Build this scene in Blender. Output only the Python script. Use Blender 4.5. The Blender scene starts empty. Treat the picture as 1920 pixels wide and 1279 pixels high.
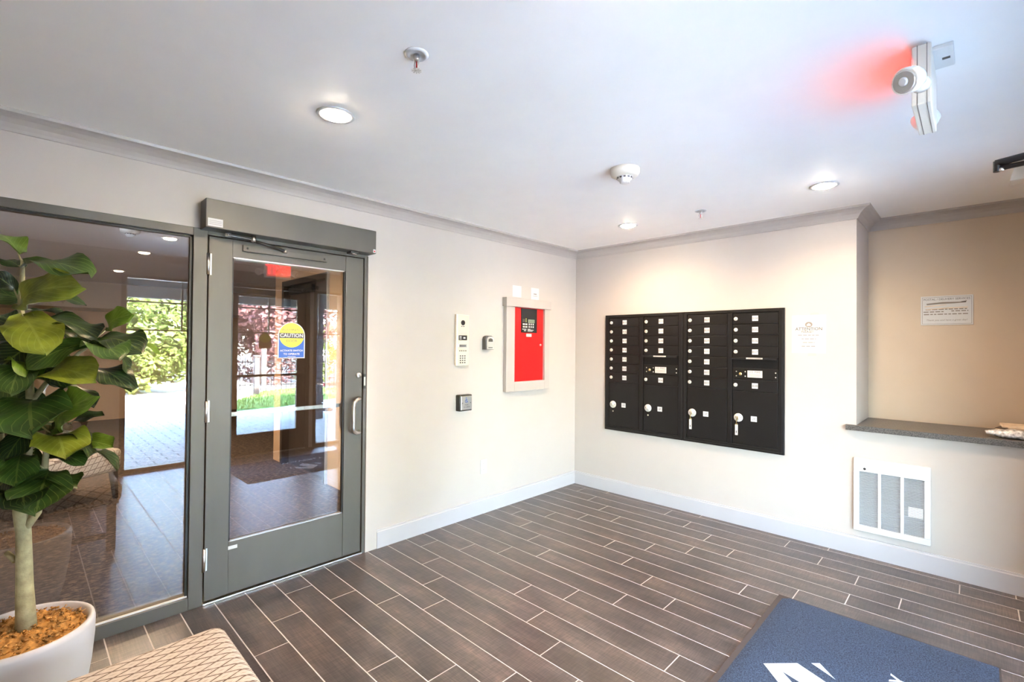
import bpy, bmesh, math, random
from mathutils import Vector, Matrix
random.seed(7)
sc = bpy.context.scene
COL = sc.collection
PI = math.pi

# ---------------------------------------------------------------- camera
yaw, pitch, roll = 0.76976, 0.010556, 0.0089056
fwd = Vector((-math.sin(yaw)*math.cos(pitch), math.cos(yaw)*math.cos(pitch), math.sin(pitch)))
r0 = Vector((math.cos(yaw), math.sin(yaw), 0)); u0 = r0.cross(fwd)
rt = r0*math.cos(roll) + u0*math.sin(roll); up = u0*math.cos(roll) - r0*math.sin(roll)
cam = bpy.data.cameras.new('camera'); cam_o = bpy.data.objects.new('camera', cam); COL.objects.link(cam_o)
cam.sensor_width = 36.0; cam.lens = 894.39*36.0/1920.0; cam.clip_start = 0.02; cam.clip_end = 300
cam_o.matrix_world = Matrix(((rt.x, up.x, -fwd.x, 3.001), (rt.y, up.y, -fwd.y, -4.0513), (rt.z, up.z, -fwd.z, 1.42), (0, 0, 0, 1)))
sc.camera = cam_o

# ---------------------------------------------------------------- world, sun, exposure
w = bpy.data.worlds.new('world'); sc.world = w; w.use_nodes = True
nt = w.node_tree; bg = nt.nodes['Background']
sky = nt.nodes.new('ShaderNodeTexSky'); sky.sky_type = 'NISHITA'; sky.sun_disc = False
sky.sun_elevation = math.radians(48); sky.sun_rotation = math.radians(290); sky.air_density = 1.0; sky.dust_density = 1.6
nt.links.new(sky.outputs[0], bg.inputs[0]); bg.inputs[1].default_value = 3.4
sun = bpy.data.lights.new('sun', 'SUN'); sun.energy = 54.0; sun.angle = math.radians(0.6); sun.color = (1.0, 0.96, 0.92)
sun_o = bpy.data.objects.new('sun', sun); COL.objects.link(sun_o)
sun_o.rotation_euler = Vector((0.64, -0.24, -0.73)).to_track_quat('-Z', 'Y').to_euler()
vs = sc.view_settings
vs.view_transform = 'Standard'; vs.look = 'None'; vs.gamma = 1.0; vs.use_curve_mapping = False
vs.exposure = 2.64
try:
    sc.cycles.use_denoising = True; sc.cycles.max_bounces = 14; sc.cycles.diffuse_bounces = 6
    sc.cycles.glossy_bounces = 5; sc.cycles.transparent_max_bounces = 24; sc.cycles.sample_clamp_indirect = 12
    sc.cycles.caustics_reflective = False; sc.cycles.caustics_refractive = False
except Exception: pass

# ---------------------------------------------------------------- materials
def N(t, kind, **kw):
    n = t.nodes.new(kind)
    for k, v in kw.items(): setattr(n, k, v)
    return n
def base_mat(name):
    m = bpy.data.materials.new(name); m.use_nodes = True
    return m, m.node_tree, m.node_tree.nodes['Principled BSDF']
def mat(name, col, rough=0.5, metal=0.0, var=0.0, scale=6.0, bump=0.0, bscale=120.0, stretch=(1, 1, 1), emit=None, es=0.0, coat=0.0, spec=None):
    m, t, p = base_mat(name)
    p.inputs['Roughness'].default_value = rough; p.inputs['Metallic'].default_value = metal
    p.inputs['Base Color'].default_value = (*col, 1)
    if coat: p.inputs['Coat Weight'].default_value = coat; p.inputs['Coat Roughness'].default_value = 0.1
    if spec is not None: p.inputs['Specular IOR Level'].default_value = spec
    tc = N(t, 'ShaderNodeTexCoord'); mp = N(t, 'ShaderNodeMapping'); mp.inputs['Scale'].default_value = stretch
    t.links.new(tc.outputs['Object'], mp.inputs[0])
    nz = N(t, 'ShaderNodeTexNoise'); nz.inputs['Scale'].default_value = scale; nz.inputs['Detail'].default_value = 5
    t.links.new(mp.outputs[0], nz.inputs['Vector'])
    rp = N(t, 'ShaderNodeValToRGB'); v = max(var, 0.012)
    rp.color_ramp.elements[0].position = .3; rp.color_ramp.elements[1].position = .7
    rp.color_ramp.elements[0].color = (*[c*(1-v) for c in col], 1); rp.color_ramp.elements[1].color = (*[min(1, c*(1+v)) for c in col], 1)
    t.links.new(nz.outputs[0], rp.inputs[0]); t.links.new(rp.outputs[0], p.inputs['Base Color'])
    if bump:
        nb = N(t, 'ShaderNodeTexNoise'); nb.inputs['Scale'].default_value = bscale; nb.inputs['Detail'].default_value = 3
        t.links.new(mp.outputs[0], nb.inputs['Vector'])
        b = N(t, 'ShaderNodeBump'); b.inputs['Strength'].default_value = bump; b.inputs['Distance'].default_value = 0.01
        t.links.new(nb.outputs[0], b.inputs['Height']); t.links.new(b.outputs[0], p.inputs['Normal'])
    if emit:
        p.inputs['Emission Color'].default_value = (*emit, 1); p.inputs['Emission Strength'].default_value = es
    return m
def glass_mat(name, ior=1.55, tint=(0.93, 0.94, 0.93)):
    m = bpy.data.materials.new(name); m.use_nodes = True; t = m.node_tree; t.nodes.clear()
    o = N(t, 'ShaderNodeOutputMaterial'); mx = N(t, 'ShaderNodeMixShader'); tr = N(t, 'ShaderNodeBsdfTransparent'); gl = N(t, 'ShaderNodeBsdfGlossy')
    tr.inputs[0].default_value = (*tint, 1); gl.inputs['Roughness'].default_value = 0.0
    fr = N(t, 'ShaderNodeFresnel'); ge = N(t, 'ShaderNodeNewGeometry'); mi = N(t, 'ShaderNodeMix')
    mi.inputs[2].default_value = ior; mi.inputs[3].default_value = 1.0/ior     # same Fresnel curve on both faces of the sheet
    t.links.new(ge.outputs['Backfacing'], mi.inputs[0]); t.links.new(mi.outputs[0], fr.inputs[0])
    t.links.new(fr.outputs[0], mx.inputs[0]); t.links.new(tr.outputs[0], mx.inputs[1]); t.links.new(gl.outputs[0], mx.inputs[2])
    t.links.new(mx.outputs[0], o.inputs[0]); return m
M = {}
M['wall'] = mat('wall_paint', (0.478, 0.428, 0.384), 0.55, var=.01, bump=.03, bscale=220)
M['wall_c'] = mat('niche_back_wall', (0.55, 0.44, 0.33), 0.55, var=.02, bump=.04, bscale=260)  # niche back wall, warmer in tone than the other walls
M['ceil'] = mat('ceiling_paint', (0.93, 0.91, 0.87), 0.6, var=.006)
M['trim'] = mat('trim_paint', (0.43, 0.387, 0.35), 0.35)
M['base'] = mat('baseboard_paint', (0.46, 0.44, 0.44), 0.35)
M['white'] = mat('white_plastic', (0.70, 0.69, 0.66), 0.4)
M['bright'] = mat('white_enamel', (0.60, 0.60, 0.60), 0.3)
M['ivory'] = mat('ivory_plastic', (0.68, 0.62, 0.52), 0.45)
M['grout'] = mat('grout', (0.60, 0.56, 0.52), 0.8, var=.06, scale=30)
M['frame'] = mat('door_metal', (0.105, 0.097, 0.082), 0.42, metal=.25, var=.14, scale=3, stretch=(1, 1, .35), bump=.02)
M['dark'] = mat('dark_metal', (0.03, 0.028, 0.026), 0.4, metal=.4)
M['chrome'] = mat('brushed_steel', (0.66, 0.64, 0.60), 0.28, metal=1.0)
M['black'] = mat('black_enamel', (0.008, 0.007, 0.0066), 0.45, var=.08, spec=.3)
M['lockm'] = mat('nickel_lock', (0.66, 0.63, 0.57), 0.3, metal=.25)
M['slat'] = mat('grey_louvre', (0.36, 0.37, 0.38), 0.45)
M['gap'] = mat('black_gap', (0.006, 0.006, 0.006), 0.6)
M['red'] = mat('red_enamel', (0.60, 0.010, 0.010), 0.35)
M['champ'] = mat('champagne_metal', (0.80, 0.70, 0.55), 0.35, metal=.35)
M['silver'] = mat('silver_paint', (0.62, 0.60, 0.56), 0.35, metal=.5)
M['ink'] = mat('ink', (0.09, 0.085, 0.08), 0.6)
M['ink2'] = mat('faint_ink', (0.22, 0.19, 0.16), 0.7)
M['paper'] = mat('paper', (0.56, 0.525, 0.485), 0.7)
M['card'] = mat('white_card', (0.58, 0.57, 0.56), 0.6)
M['brass'] = mat('brass', (0.72, 0.55, 0.25), 0.3, metal=1.0)
M['lcd'] = mat('lcd', (0.30, 0.40, 0.27), 0.25)
M['yellow'] = mat('sticker_yellow', (0.62, 0.56, 0.04), 0.4)
M['blue'] = mat('sticker_blue', (0.008, 0.085, 0.40), 0.4)
M['glow'] = mat('lamp_diffuser', (1, 1, 1), 0.5, emit=(1.0, 0.86, 0.66), es=55.0)
M['glow2'] = mat('lobby_lamp_diffuser', (1, 1, 1), 0.5, emit=(1.0, 0.80, 0.55), es=4.0)
M['exit_red'] = mat('exit_letters', (0.8, 0.02, 0.02), 0.4, emit=(1.0, 0.03, 0.03), es=1.6)
M['lens'] = mat('lamp_lens', (0.75, 0.72, 0.68), 0.12, metal=.6)
M['mat_edge'] = mat('mat_rubber', (0.055, 0.042, 0.035), 0.7)
M['mat_white'] = mat('mat_white_pile', (0.50, 0.54, 0.58), 0.95, bump=.3, bscale=400)
M['granite'] = mat('granite', (0.09, 0.082, 0.075), 0.38, var=.75, scale=160)
M['pot'] = mat('pot_white', (0.55, 0.55, 0.55), 0.45)
M['moss'] = mat('dried_moss', (0.46, 0.24, 0.065), 0.95, var=.55, scale=45)
M['bark'] = mat('stem_bark', (0.36, 0.34, 0.19), 0.8, var=.25, scale=30, bump=.2)
M['wood_leg'] = mat('dark_wood', (0.02, 0.014, 0.012), 0.35)
M['lobby_wall'] = mat('lobby_wall_paint', (0.58, 0.345, 0.18), 0.6, var=.02)
M['lobby_soffit'] = mat('lobby_soffit_paint', (0.48, 0.35, 0.25), 0.6)
M['lobby_ceil'] = mat('lobby_ceiling_paint', (0.86, 0.83, 0.79), 0.7)
M['lobby_door'] = mat('espresso_door', (0.035, 0.020, 0.012), 0.4, var=.2, scale=4, stretch=(6, 6, .5))
M['ext_frame'] = mat('storefront_bronze', (0.12, 0.085, 0.06), 0.45, metal=.2)
M['concrete'] = mat('concrete', (0.58, 0.58, 0.58), 0.85, var=.08)
M['paver'] = mat('paver_grey', (0.50, 0.51, 0.52), 0.8, var=.18, scale=9)
M['asphalt'] = mat('asphalt', (0.16, 0.16, 0.16), 0.9, var=.08)
M['grass'] = mat('grass', (0.10, 0.20, 0.035), 0.9, var=.4, scale=14)
M['leaf_green'] = mat('hedge_leaf', (0.085, 0.14, 0.022), 0.7, var=.5, scale=2.0)
M['leaf_lime'] = mat('lime_leaf', (0.14, 0.19, 0.03), 0.7, var=.5, scale=2.0)
M['leaf_plum'] = mat('plum_leaf', (0.13, 0.052, 0.05), 0.7, var=.5, scale=2.0)
M['trunk'] = mat('tree_trunk', (0.10, 0.075, 0.06), 0.9)
M['stone'] = mat('column_stone', (0.13, 0.135, 0.145), 0.85, var=.35, scale=8, bump=.4, bscale=30)
M['siding'] = mat('white_siding', (0.42, 0.42, 0.42), 0.7)
M['porch_white'] = mat('porch_board_white', (0.78, 0.80, 0.82), 0.6)
M['beam'] = mat('beam_paint', (0.15, 0.13, 0.105), 0.7)
M['pane_far'] = mat('far_window_glass', (0.10, 0.13, 0.15), 0.15)
M['car_red'] = mat('car_paint', (0.30, 0.012, 0.018), 0.25, coat=.6)
M['tyre'] = mat('tyre', (0.015, 0.015, 0.015), 0.8)
M['tail'] = mat('tail_lamp', (0.55, 0.03, 0.03), 0.2)
M['post'] = mat('post_brown', (0.17, 0.13, 0.12), 0.7)
M['glass'] = glass_mat('clear_glass', 1.95, (0.82, 0.825, 0.82))
M['glass2'] = glass_mat('storefront_glass', 1.5)
M['bag'] = mat('newspaper_print', (0.62, 0.60, 0.60), 0.55, var=.75, scale=55)
M['bag2'] = mat('newsprint_tan', (0.66, 0.52, 0.38), 0.7, var=.2, scale=25)

def tile_material():
    m, t, p = base_mat('plank_tile')
    tc = N(t, 'ShaderNodeTexCoord'); oi = N(t, 'ShaderNodeObjectInfo'); ad = N(t, 'ShaderNodeVectorMath', operation='ADD')
    sh = N(t, 'ShaderNodeVectorMath', operation='SCALE'); cb = N(t, 'ShaderNodeCombineXYZ')
    for i in range(3): t.links.new(oi.outputs['Random'], cb.inputs[i])
    t.links.new(cb.outputs[0], sh.inputs[0]); sh.inputs['Scale'].default_value = 37
    t.links.new(tc.outputs['Object'], ad.inputs[0]); t.links.new(sh.outputs[0], ad.inputs[1])
    def noise(scale, sx, sy, det=4):
        mp = N(t, 'ShaderNodeMapping'); mp.inputs['Scale'].default_value = (sx, sy, 1); t.links.new(ad.outputs[0], mp.inputs[0])
        n = N(t, 'ShaderNodeTexNoise'); n.inputs['Scale'].default_value = scale; n.inputs['Detail'].default_value = det
        t.links.new(mp.outputs[0], n.inputs['Vector']); return n.outputs[0]
    a = noise(3.5, 1, 2.6, 6); b = noise(26, .35, 7, 3); c = noise(26, 7, .5, 3)
    r = N(t, 'ShaderNodeValToRGB'); e = r.color_ramp.elements
    e[0].position = .25; e[0].color = (0.035, 0.029, 0.027, 1); e[1].position = .78; e[1].color = (0.140, 0.104, 0.083, 1)
    e2 = r.color_ramp.elements.new(.52); e2.color = (0.074, 0.058, 0.050, 1)
    t.links.new(a, r.inputs[0])
    mm = N(t, 'ShaderNodeMath', operation='ADD'); t.links.new(b, mm.inputs[0]); t.links.new(c, mm.inputs[1])
    r2 = N(t, 'ShaderNodeValToRGB'); r2.color_ramp.elements[0].position = .5; r2.color_ramp.elements[0].color = (.62, .62, .62, 1)
    r2.color_ramp.elements[1].position = .8; r2.color_ramp.elements[1].color = (1.55, 1.52, 1.48, 1)
    hm = N(t, 'ShaderNodeMath', operation='MULTIPLY'); hm.inputs[1].default_value = .62; t.links.new(mm.outputs[0], hm.inputs[0]); t.links.new(hm.outputs[0], r2.inputs[0])
    mx = N(t, 'ShaderNodeMix', data_type='RGBA', blend_type='MULTIPLY'); mx.inputs[0].default_value = 1
    t.links.new(r.outputs[0], mx.inputs[6]); t.links.new(r2.outputs[0], mx.inputs[7])
    hv = N(t, 'ShaderNodeHueSaturation'); mr = N(t, 'ShaderNodeMapRange'); mr.inputs[3].default_value = .86; mr.inputs[4].default_value = 1.16
    t.links.new(oi.outputs['Random'], mr.inputs[0]); t.links.new(mr.outputs[0], hv.inputs['Value']); t.links.new(mx.outputs[2], hv.inputs['Color'])
    t.links.new(hv.outputs[0], p.inputs['Base Color']); p.inputs['Roughness'].default_value = .34; p.inputs['Specular IOR Level'].default_value = 1.0
    bm_ = N(t, 'ShaderNodeBump'); bm_.inputs['Strength'].default_value = .06; bm_.inputs['Distance'].default_value = .004
    t.links.new(mm.outputs[0], bm_.inputs['Height']); t.links.new(bm_.outputs[0], p.inputs['Normal'])
    return m
M['tile'] = tile_material()
def carpet_material():
    m, t, p = base_mat('lobby_carpet')
    tc = N(t, 'ShaderNodeTexCoord'); mp = N(t, 'ShaderNodeMapping'); mp.inputs['Scale'].default_value = (44, 24, 1); t.links.new(tc.outputs['Object'], mp.inputs[0])
    n = N(t, 'ShaderNodeTexNoise'); n.inputs['Scale'].default_value = 1.0; n.inputs['Detail'].default_value = 6; n.inputs['Roughness'].default_value = .75; t.links.new(mp.outputs[0], n.inputs['Vector'])
    r = N(t, 'ShaderNodeValToRGB'); e = r.color_ramp.elements
    e[0].position = .46; e[0].color = (0.030, 0.021, 0.016, 1); e[1].position = .72; e[1].color = (0.26, 0.17, 0.11, 1)
    t.links.new(n.outputs[0], r.inputs[0]); t.links.new(r.outputs[0], p.inputs['Base Color']); p.inputs['Roughness'].default_value = .95
    return m
M['carpet'] = carpet_material()
def pile_material():
    m, t, p = base_mat('mat_blue_pile')
    tc = N(t, 'ShaderNodeTexCoord'); n = N(t, 'ShaderNodeTexNoise'); n.inputs['Scale'].default_value = 190; n.inputs['Detail'].default_value = 4; t.links.new(tc.outputs['Object'], n.inputs['Vector'])
    r = N(t, 'ShaderNodeValToRGB'); e = r.color_ramp.elements
    e[0].position = .36; e[0].color = (0.011, 0.018, 0.036, 1); e[1].position = .70; e[1].color = (0.062, 0.090, 0.140, 1)
    t.links.new(n.outputs[0], r.inputs[0]); t.links.new(r.outputs[0], p.inputs['Base Color']); p.inputs['Roughness'].default_value = .95
    b = N(t, 'ShaderNodeBump'); b.inputs['Strength'].default_value = .5; b.inputs['Distance'].default_value = .006
    t.links.new(n.outputs[0], b.inputs['Height']); t.links.new(b.outputs[0], p.inputs['Normal']); return m
M['pile'] = pile_material()
def trellis_material():
    m, t, p = base_mat('woven_trellis_fabric')
    tc = N(t, 'ShaderNodeTexCoord'); sp = N(t, 'ShaderNodeSeparateXYZ'); t.links.new(tc.outputs['Object'], sp.inputs[0])
    def math_(op, a, b=None):
        n = N(t, 'ShaderNodeMath', operation=op)
        for i, v in enumerate((a, b)):
            if v is None: continue
            if isinstance(v, (int, float)): n.inputs[i].default_value = v
            else: t.links.new(v, n.inputs[i])
        return n.outputs[0]
    xs = math_('ADD', sp.outputs[0], math_('MULTIPLY', sp.outputs[2], .6)); ys = math_('ADD', sp.outputs[1], math_('MULTIPLY', sp.outputs[2], .35))
    u = math_('DIVIDE', xs, .036); v = math_('DIVIDE', ys, .090)
    a = math_('PINGPONG', math_('ADD', u, v), .5); b = math_('PINGPONG', math_('SUBTRACT', u, v), .5)
    l1 = math_('LESS_THAN', a, .075); l2 = math_('LESS_THAN', b, .075)
    mid = math_('MULTIPLY', math_('GREATER_THAN', a, .36), math_('GREATER_THAN', b, .36))
    i1 = math_('LESS_THAN', math_('ABSOLUTE', math_('SUBTRACT', math_('MINIMUM', a, b), .2)), .022)
    ln = math_('MAXIMUM', math_('MAXIMUM', l1, l2), math_('MULTIPLY', i1, .55))
    f = math_('MAXIMUM', ln, math_('MULTIPLY', mid, .35))
    n = N(t, 'ShaderNodeTexNoise'); n.inputs['Scale'].default_value = 90; t.links.new(tc.outputs['Object'], n.inputs['Vector'])
    f2 = math_('MULTIPLY', f, math_('ADD', n.outputs[0], .42))
    mx = N(t, 'ShaderNodeMix', data_type='RGBA'); t.links.new(f2, mx.inputs[0])
    mx.inputs[6].default_value = (0.56, 0.51, 0.45, 1); mx.inputs[7].default_value = (0.11, 0.075, 0.055, 1)
    t.links.new(mx.outputs[2], p.inputs['Base Color']); p.inputs['Roughness'].default_value = .85
    bu = N(t, 'ShaderNodeBump'); bu.inputs['Strength'].default_value = .35; bu.inputs['Distance'].default_value = .004; bu.invert = True
    t.links.new(f, bu.inputs['Height']); t.links.new(bu.outputs[0], p.inputs['Normal']); return m
M['trellis'] = trellis_material()
def leaf_material():
    m, t, p = base_mat('fig_leaf')
    oi = N(t, 'ShaderNodeObjectInfo'); uv = N(t, 'ShaderNodeUVMap'); uv.uv_map = 'uv'; sp = N(t, 'ShaderNodeSeparateXYZ'); t.links.new(uv.outputs[0], sp.inputs[0])
    ab = N(t, 'ShaderNodeMath', operation='ABSOLUTE'); t.links.new(sp.outputs[1], ab.inputs[0])
    s1 = N(t, 'ShaderNodeMath', operation='MULTIPLY'); s1.inputs[1].default_value = .55; t.links.new(ab.outputs[0], s1.inputs[0])
    s2 = N(t, 'ShaderNodeMath', operation='SUBTRACT'); t.links.new(sp.outputs[0], s2.inputs[0]); t.links.new(s1.outputs[0], s2.inputs[1])
    s3 = N(t, 'ShaderNodeMath', operation='MULTIPLY'); s3.inputs[1].default_value = 7; t.links.new(s2.outputs[0], s3.inputs[0])
    s4 = N(t, 'ShaderNodeMath', operation='PINGPONG'); s4.inputs[1].default_value = .5; t.links.new(s3.outputs[0], s4.inputs[0])
    v1 = N(t, 'ShaderNodeMath', operation='LESS_THAN'); v1.inputs[1].default_value = .055; t.links.new(s4.outputs[0], v1.inputs[0])
    v2 = N(t, 'ShaderNodeMath', operation='LESS_THAN'); v2.inputs[1].default_value = .045; t.links.new(ab.outputs[0], v2.inputs[0])
    v = N(t, 'ShaderNodeMath', operation='MAXIMUM'); t.links.new(v1.outputs[0], v.inputs[0]); t.links.new(v2.outputs[0], v.inputs[1])
    tc = N(t, 'ShaderNodeTexCoord'); n = N(t, 'ShaderNodeTexNoise'); n.inputs['Scale'].default_value = 17; n.inputs['Detail'].default_value = 4; t.links.new(tc.outputs['Object'], n.inputs['Vector'])
    hv = N(t, 'ShaderNodeHueSaturation'); mr = N(t, 'ShaderNodeMapRange'); mr.inputs[1].default_value = .3; mr.inputs[2].default_value = .7; mr.inputs[3].default_value = .6; mr.inputs[4].default_value = 1.45
    t.links.new(n.outputs[0], mr.inputs[0]); t.links.new(mr.outputs[0], hv.inputs['Value']); t.links.new(oi.outputs['Color'], hv.inputs['Color'])
    mx = N(t, 'ShaderNodeMix', data_type='RGBA'); vv = N(t, 'ShaderNodeMath', operation='MULTIPLY'); vv.inputs[1].default_value = .22; t.links.new(v.outputs[0], vv.inputs[0])
    t.links.new(vv.outputs[0], mx.inputs[0]); t.links.new(hv.outputs[0], mx.inputs[6]); mx.inputs[7].default_value = (0.36, 0.46, 0.12, 1)
    t.links.new(mx.outputs[2], p.inputs['Base Color']); p.inputs['Roughness'].default_value = .38
    b = N(t, 'ShaderNodeBump'); b.inputs['Strength'].default_value = .4; b.inputs['Distance'].default_value = .004; b.invert = True
    t.links.new(v.outputs[0], b.inputs['Height']); t.links.new(b.outputs[0], p.inputs['Normal'])
    tl = N(t, 'ShaderNodeBsdfTranslucent'); t.links.new(mx.outputs[2], tl.inputs[0]); ms = N(t, 'ShaderNodeMixShader'); ms.inputs[0].default_value = .22
    o = t.nodes['Material Output']; t.links.new(p.outputs[0], ms.inputs[1]); t.links.new(tl.outputs[0], ms.inputs[2]); t.links.new(ms.outputs[0], o.inputs[0])
    return m
M['leaf'] = leaf_material()

# ---------------------------------------------------------------- geometry helpers
class G:
    """collects shapes for one mesh object"""
    def __init__(s): s.bm = bmesh.new(); s.mats = []
    def mi(s, m):
        if m not in s.mats: s.mats.append(m)
        return s.mats.index(m)
    def faces(s, vs, fs, m, smooth=False):
        i = s.mi(m); bv = [s.bm.verts.new(v) for v in vs]
        for f in fs:
            try:
                fc = s.bm.faces.new([bv[k] for k in f]); fc.material_index = i; fc.smooth = smooth
            except ValueError: pass
        return s
    def box(s, x0, x1, y0, y1, z0, z1, m, bev=0.0, seg=2, rot=None, pivot=None):
        vs = [Vector(v) for v in ((x0, y0, z0), (x1, y0, z0), (x1, y1, z0), (x0, y1, z0), (x0, y0, z1), (x1, y0, z1), (x1, y1, z1), (x0, y1, z1))]
        if rot is not None:
            pv = Vector(pivot) if pivot else sum(vs, Vector())/8
            vs = [pv + rot @ (v - pv) for v in vs]
        i = s.mi(m); t = bmesh.new() if bev else s.bm
        bv = [t.verts.new(v) for v in vs]
        fl = []
        for f in ((3, 2, 1, 0), (4, 5, 6, 7), (0, 1, 5, 4), (1, 2, 6, 5), (2, 3, 7, 6), (3, 0, 4, 7)):
            fc = t.faces.new([bv[k] for k in f]); fc.material_index = i; fl.append(fc)
        if bev:
            bmesh.ops.bevel(t, geom=list(t.edges), offset=bev, segments=seg, profile=.5, affect='EDGES')
            me = bpy.data.meshes.new('tmp'); t.to_mesh(me); t.free(); s.bm.from_mesh(me); bpy.data.meshes.remove(me)
        return s
    def cyl(s, p0, p1, r0, r1, m, seg=20, smooth=True):
        return s.tube([p0, p1], [r0, r1], m, seg, smooth)
    def tube(s, pts, rad, m, seg=12, smooth=True, cap=True):
        pts = [Vector(p) for p in pts]; n = len(pts); i = s.mi(m)
        if not isinstance(rad, (list, tuple)): rad = [rad]*n
        d = (pts[1]-pts[0]).normalized(); a = Vector((0, 0, 1)) if abs(d.z) < .9 else Vector((1, 0, 0)); rings = []
        for k in range(n):
            d = (pts[min(k+1, n-1)] - pts[max(k-1, 0)]).normalized(); e1 = (a - d*a.dot(d)).normalized(); e2 = d.cross(e1); a = e1
            rings.append([s.bm.verts.new(pts[k] + (e1*math.cos(2*PI*j/seg) + e2*math.sin(2*PI*j/seg))*rad[k]) for j in range(seg)])
        for k in range(n-1):
            for j in range(seg):
                f = s.bm.faces.new((rings[k][j], rings[k][(j+1) % seg], rings[k+1][(j+1) % seg], rings[k+1][j])); f.material_index = i; f.smooth = smooth
        if cap:
            for rg in (rings[0][::-1], rings[-1]):
                f = s.bm.faces.new(rg); f.material_index = i
        return s
    def lathe(s, c, prof, m, seg=32, axis='z', smooth=True):
        c = Vector(c); i = s.mi(m); rings = []
        for r, h in prof:
            ring = []
            for j in range(seg):
                a = 2*PI*j/seg; q = (r*math.cos(a), r*math.sin(a), h)
                v = Vector(q) if axis == 'z' else (Vector((q[2], q[0], q[1])) if axis == 'x' else Vector((q[0], q[2], q[1])))
                ring.append(s.bm.verts.new(c+v))
            rings.append(ring)
        for k in range(len(prof)-1):
            for j in range(seg):
                f = s.bm.faces.new((rings[k][j], rings[k][(j+1) % seg], rings[k+1][(j+1) % seg], rings[k+1][j])); f.material_index = i; f.smooth = smooth
        for rg, r in ((rings[0][::-1], prof[0][0]), (rings[-1], prof[-1][0])):
            if r > 1e-4:
                f = s.bm.faces.new(rg); f.material_index = i
        return s
    def prism(s, pts, o, ex, ey, depth, m):
        """outline pts (2d) on plane (o, ex, ey), extruded along ex x ey by depth"""
        o, ex, ey = Vector(o), Vector(ex), Vector(ey); n = ex.cross(ey)*depth; k = len(pts)
        a = [o+ex*p[0]+ey*p[1] for p in pts]; b = [v+n for v in a]
        return s.faces(a+b, [list(range(k))[::-1], list(range(k, 2*k))] + [[j, (j+1) % k, k+(j+1) % k, k+j] for j in range(k)], m)
    def text(s, st, size, o, ex, ey, m, align='CENTER', sx=1.0, thick=0.0004, shear=0.0, bold=0.0):
        o, ex, ey = Vector(o), Vector(ex), Vector(ey); nn = ex.cross(ey)*thick
        vs, fs = text_shape(st, align, shear, bold)
        return s.faces([o+ex*(x*size*sx)+ey*(y*size)+nn for x, y in vs], fs, m)
    def sweep(s, path, prof, m, closed=False):
        k = len(path); rings = []
        for j in range(k):
            p = Vector(path[j]); dirs = []
            if closed or j > 0: dirs.append((p - Vector(path[j-1])).normalized())
            if closed or j < k-1: dirs.append((Vector(path[(j+1) % k]) - p).normalized())
            ns = [Vector((d.y, -d.x)) for d in dirs]; nv = ns[0] if len(ns) == 1 else (ns[0]+ns[1])/(1+ns[0].dot(ns[1]))
            rings.append([(p.x+nv.x*a, p.y+nv.y*a, z) for a, z in prof])
        L = len(prof); vs = [v for r in rings for v in r]; fs = []
        for j in range(k if closed else k-1):
            j2 = (j+1) % k
            for q in range(L): fs.append([j*L+q, j*L+(q+1) % L, j2*L+(q+1) % L, j2*L+q])
        if not closed: fs += [list(range(L)), list(range((k-1)*L, k*L))[::-1]]
        return s.faces(vs, fs, m)
    def build(s, name, parent=None, recalc=True):
        if recalc: bmesh.ops.recalc_face_normals(s.bm, faces=s.bm.faces)
        me = bpy.data.meshes.new(name); s.bm.to_mesh(me); s.bm.free()
        for m in s.mats: me.materials.append(M[m])
        o = bpy.data.objects.new(name, me); COL.objects.link(o)
        if parent is not None: attach(o, parent)
        return o
def attach(o, parent):
    o.parent = parent
    off = Vector(); p = parent
    while p is not None: off += p.location; p = p.parent
    o.matrix_parent_inverse = Matrix.Identity(4); o.location = o.location - off
_tc = {}
def text_shape(st, align, shear=0.0, bold=0.0):
    key = (st, align, shear, bold)
    if key not in _tc:
        cu = bpy.data.curves.new('t', 'FONT'); cu.body = st; cu.size = 1; cu.align_x = align; cu.align_y = 'CENTER'; cu.shear = shear; cu.resolution_u = 3; cu.offset = bold
        ob = bpy.data.objects.new('t', cu); COL.objects.link(ob)
        dg = bpy.context.evaluated_depsgraph_get(); dg.update()
        me = bpy.data.meshes.new_from_object(ob.evaluated_get(dg))
        _tc[key] = ([(v.co.x, v.co.y) for v in me.vertices], [list(p.vertices) for p in me.polygons])
        bpy.data.objects.remove(ob); bpy.data.curves.remove(cu); bpy.data.meshes.remove(me)
    return _tc[key]
def tag(o, label, cat, group=None):
    o['label'] = label; o['category'] = cat
    if group: o['group'] = group
    return o
def struct(o, label=None):
    o['kind'] = 'structure'
    if label: o['label'] = label
    return o
def thing(name, loc, label, cat, group=None):
    o = bpy.data.objects.new(name, None); COL.objects.link(o); o.location = loc; o.empty_display_size = .05
    return tag(o, label, cat, group)
def sgroup(name, loc, label=None):
    o = bpy.data.objects.new(name, None); COL.objects.link(o); o.location = loc; o.empty_display_size = .05
    return struct(o, label)
XP, YP, ZP = Vector((1, 0, 0)), Vector((0, 1, 0)), Vector((0, 0, 1))

# ---------------------------------------------------------------- room shell
H = 2.405; XC = 3.50; YD = -4.90; NX = 2.412; ND = 0.52; YDR = -2.392
g = G(); g.box(-.12, 0, YDR, 0.0, 0, H, 'wall'); g.box(-.12, 0, YD, YDR, 2.042, H, 'wall'); g.box(-.12, 0, YD, -4.75, 0, 2.042, 'wall')
struct(g.build('wall_left'), 'light greige painted wall holding the automatic door and fire panel')
g = G(); g.box(-.12, NX, 0, .12, 0, H, 'wall'); g.box(NX, XC, 0, .12, 0, .855, 'wall'); g.box(NX-.12, NX, .12, ND, 0, H, 'wall')
g.box(NX-.12, XC+.14, ND, ND+.12, 0, H, 'wall_c')
struct(g.build('wall_back'), 'greige painted wall with mailboxes and a recessed counter niche')
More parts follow.
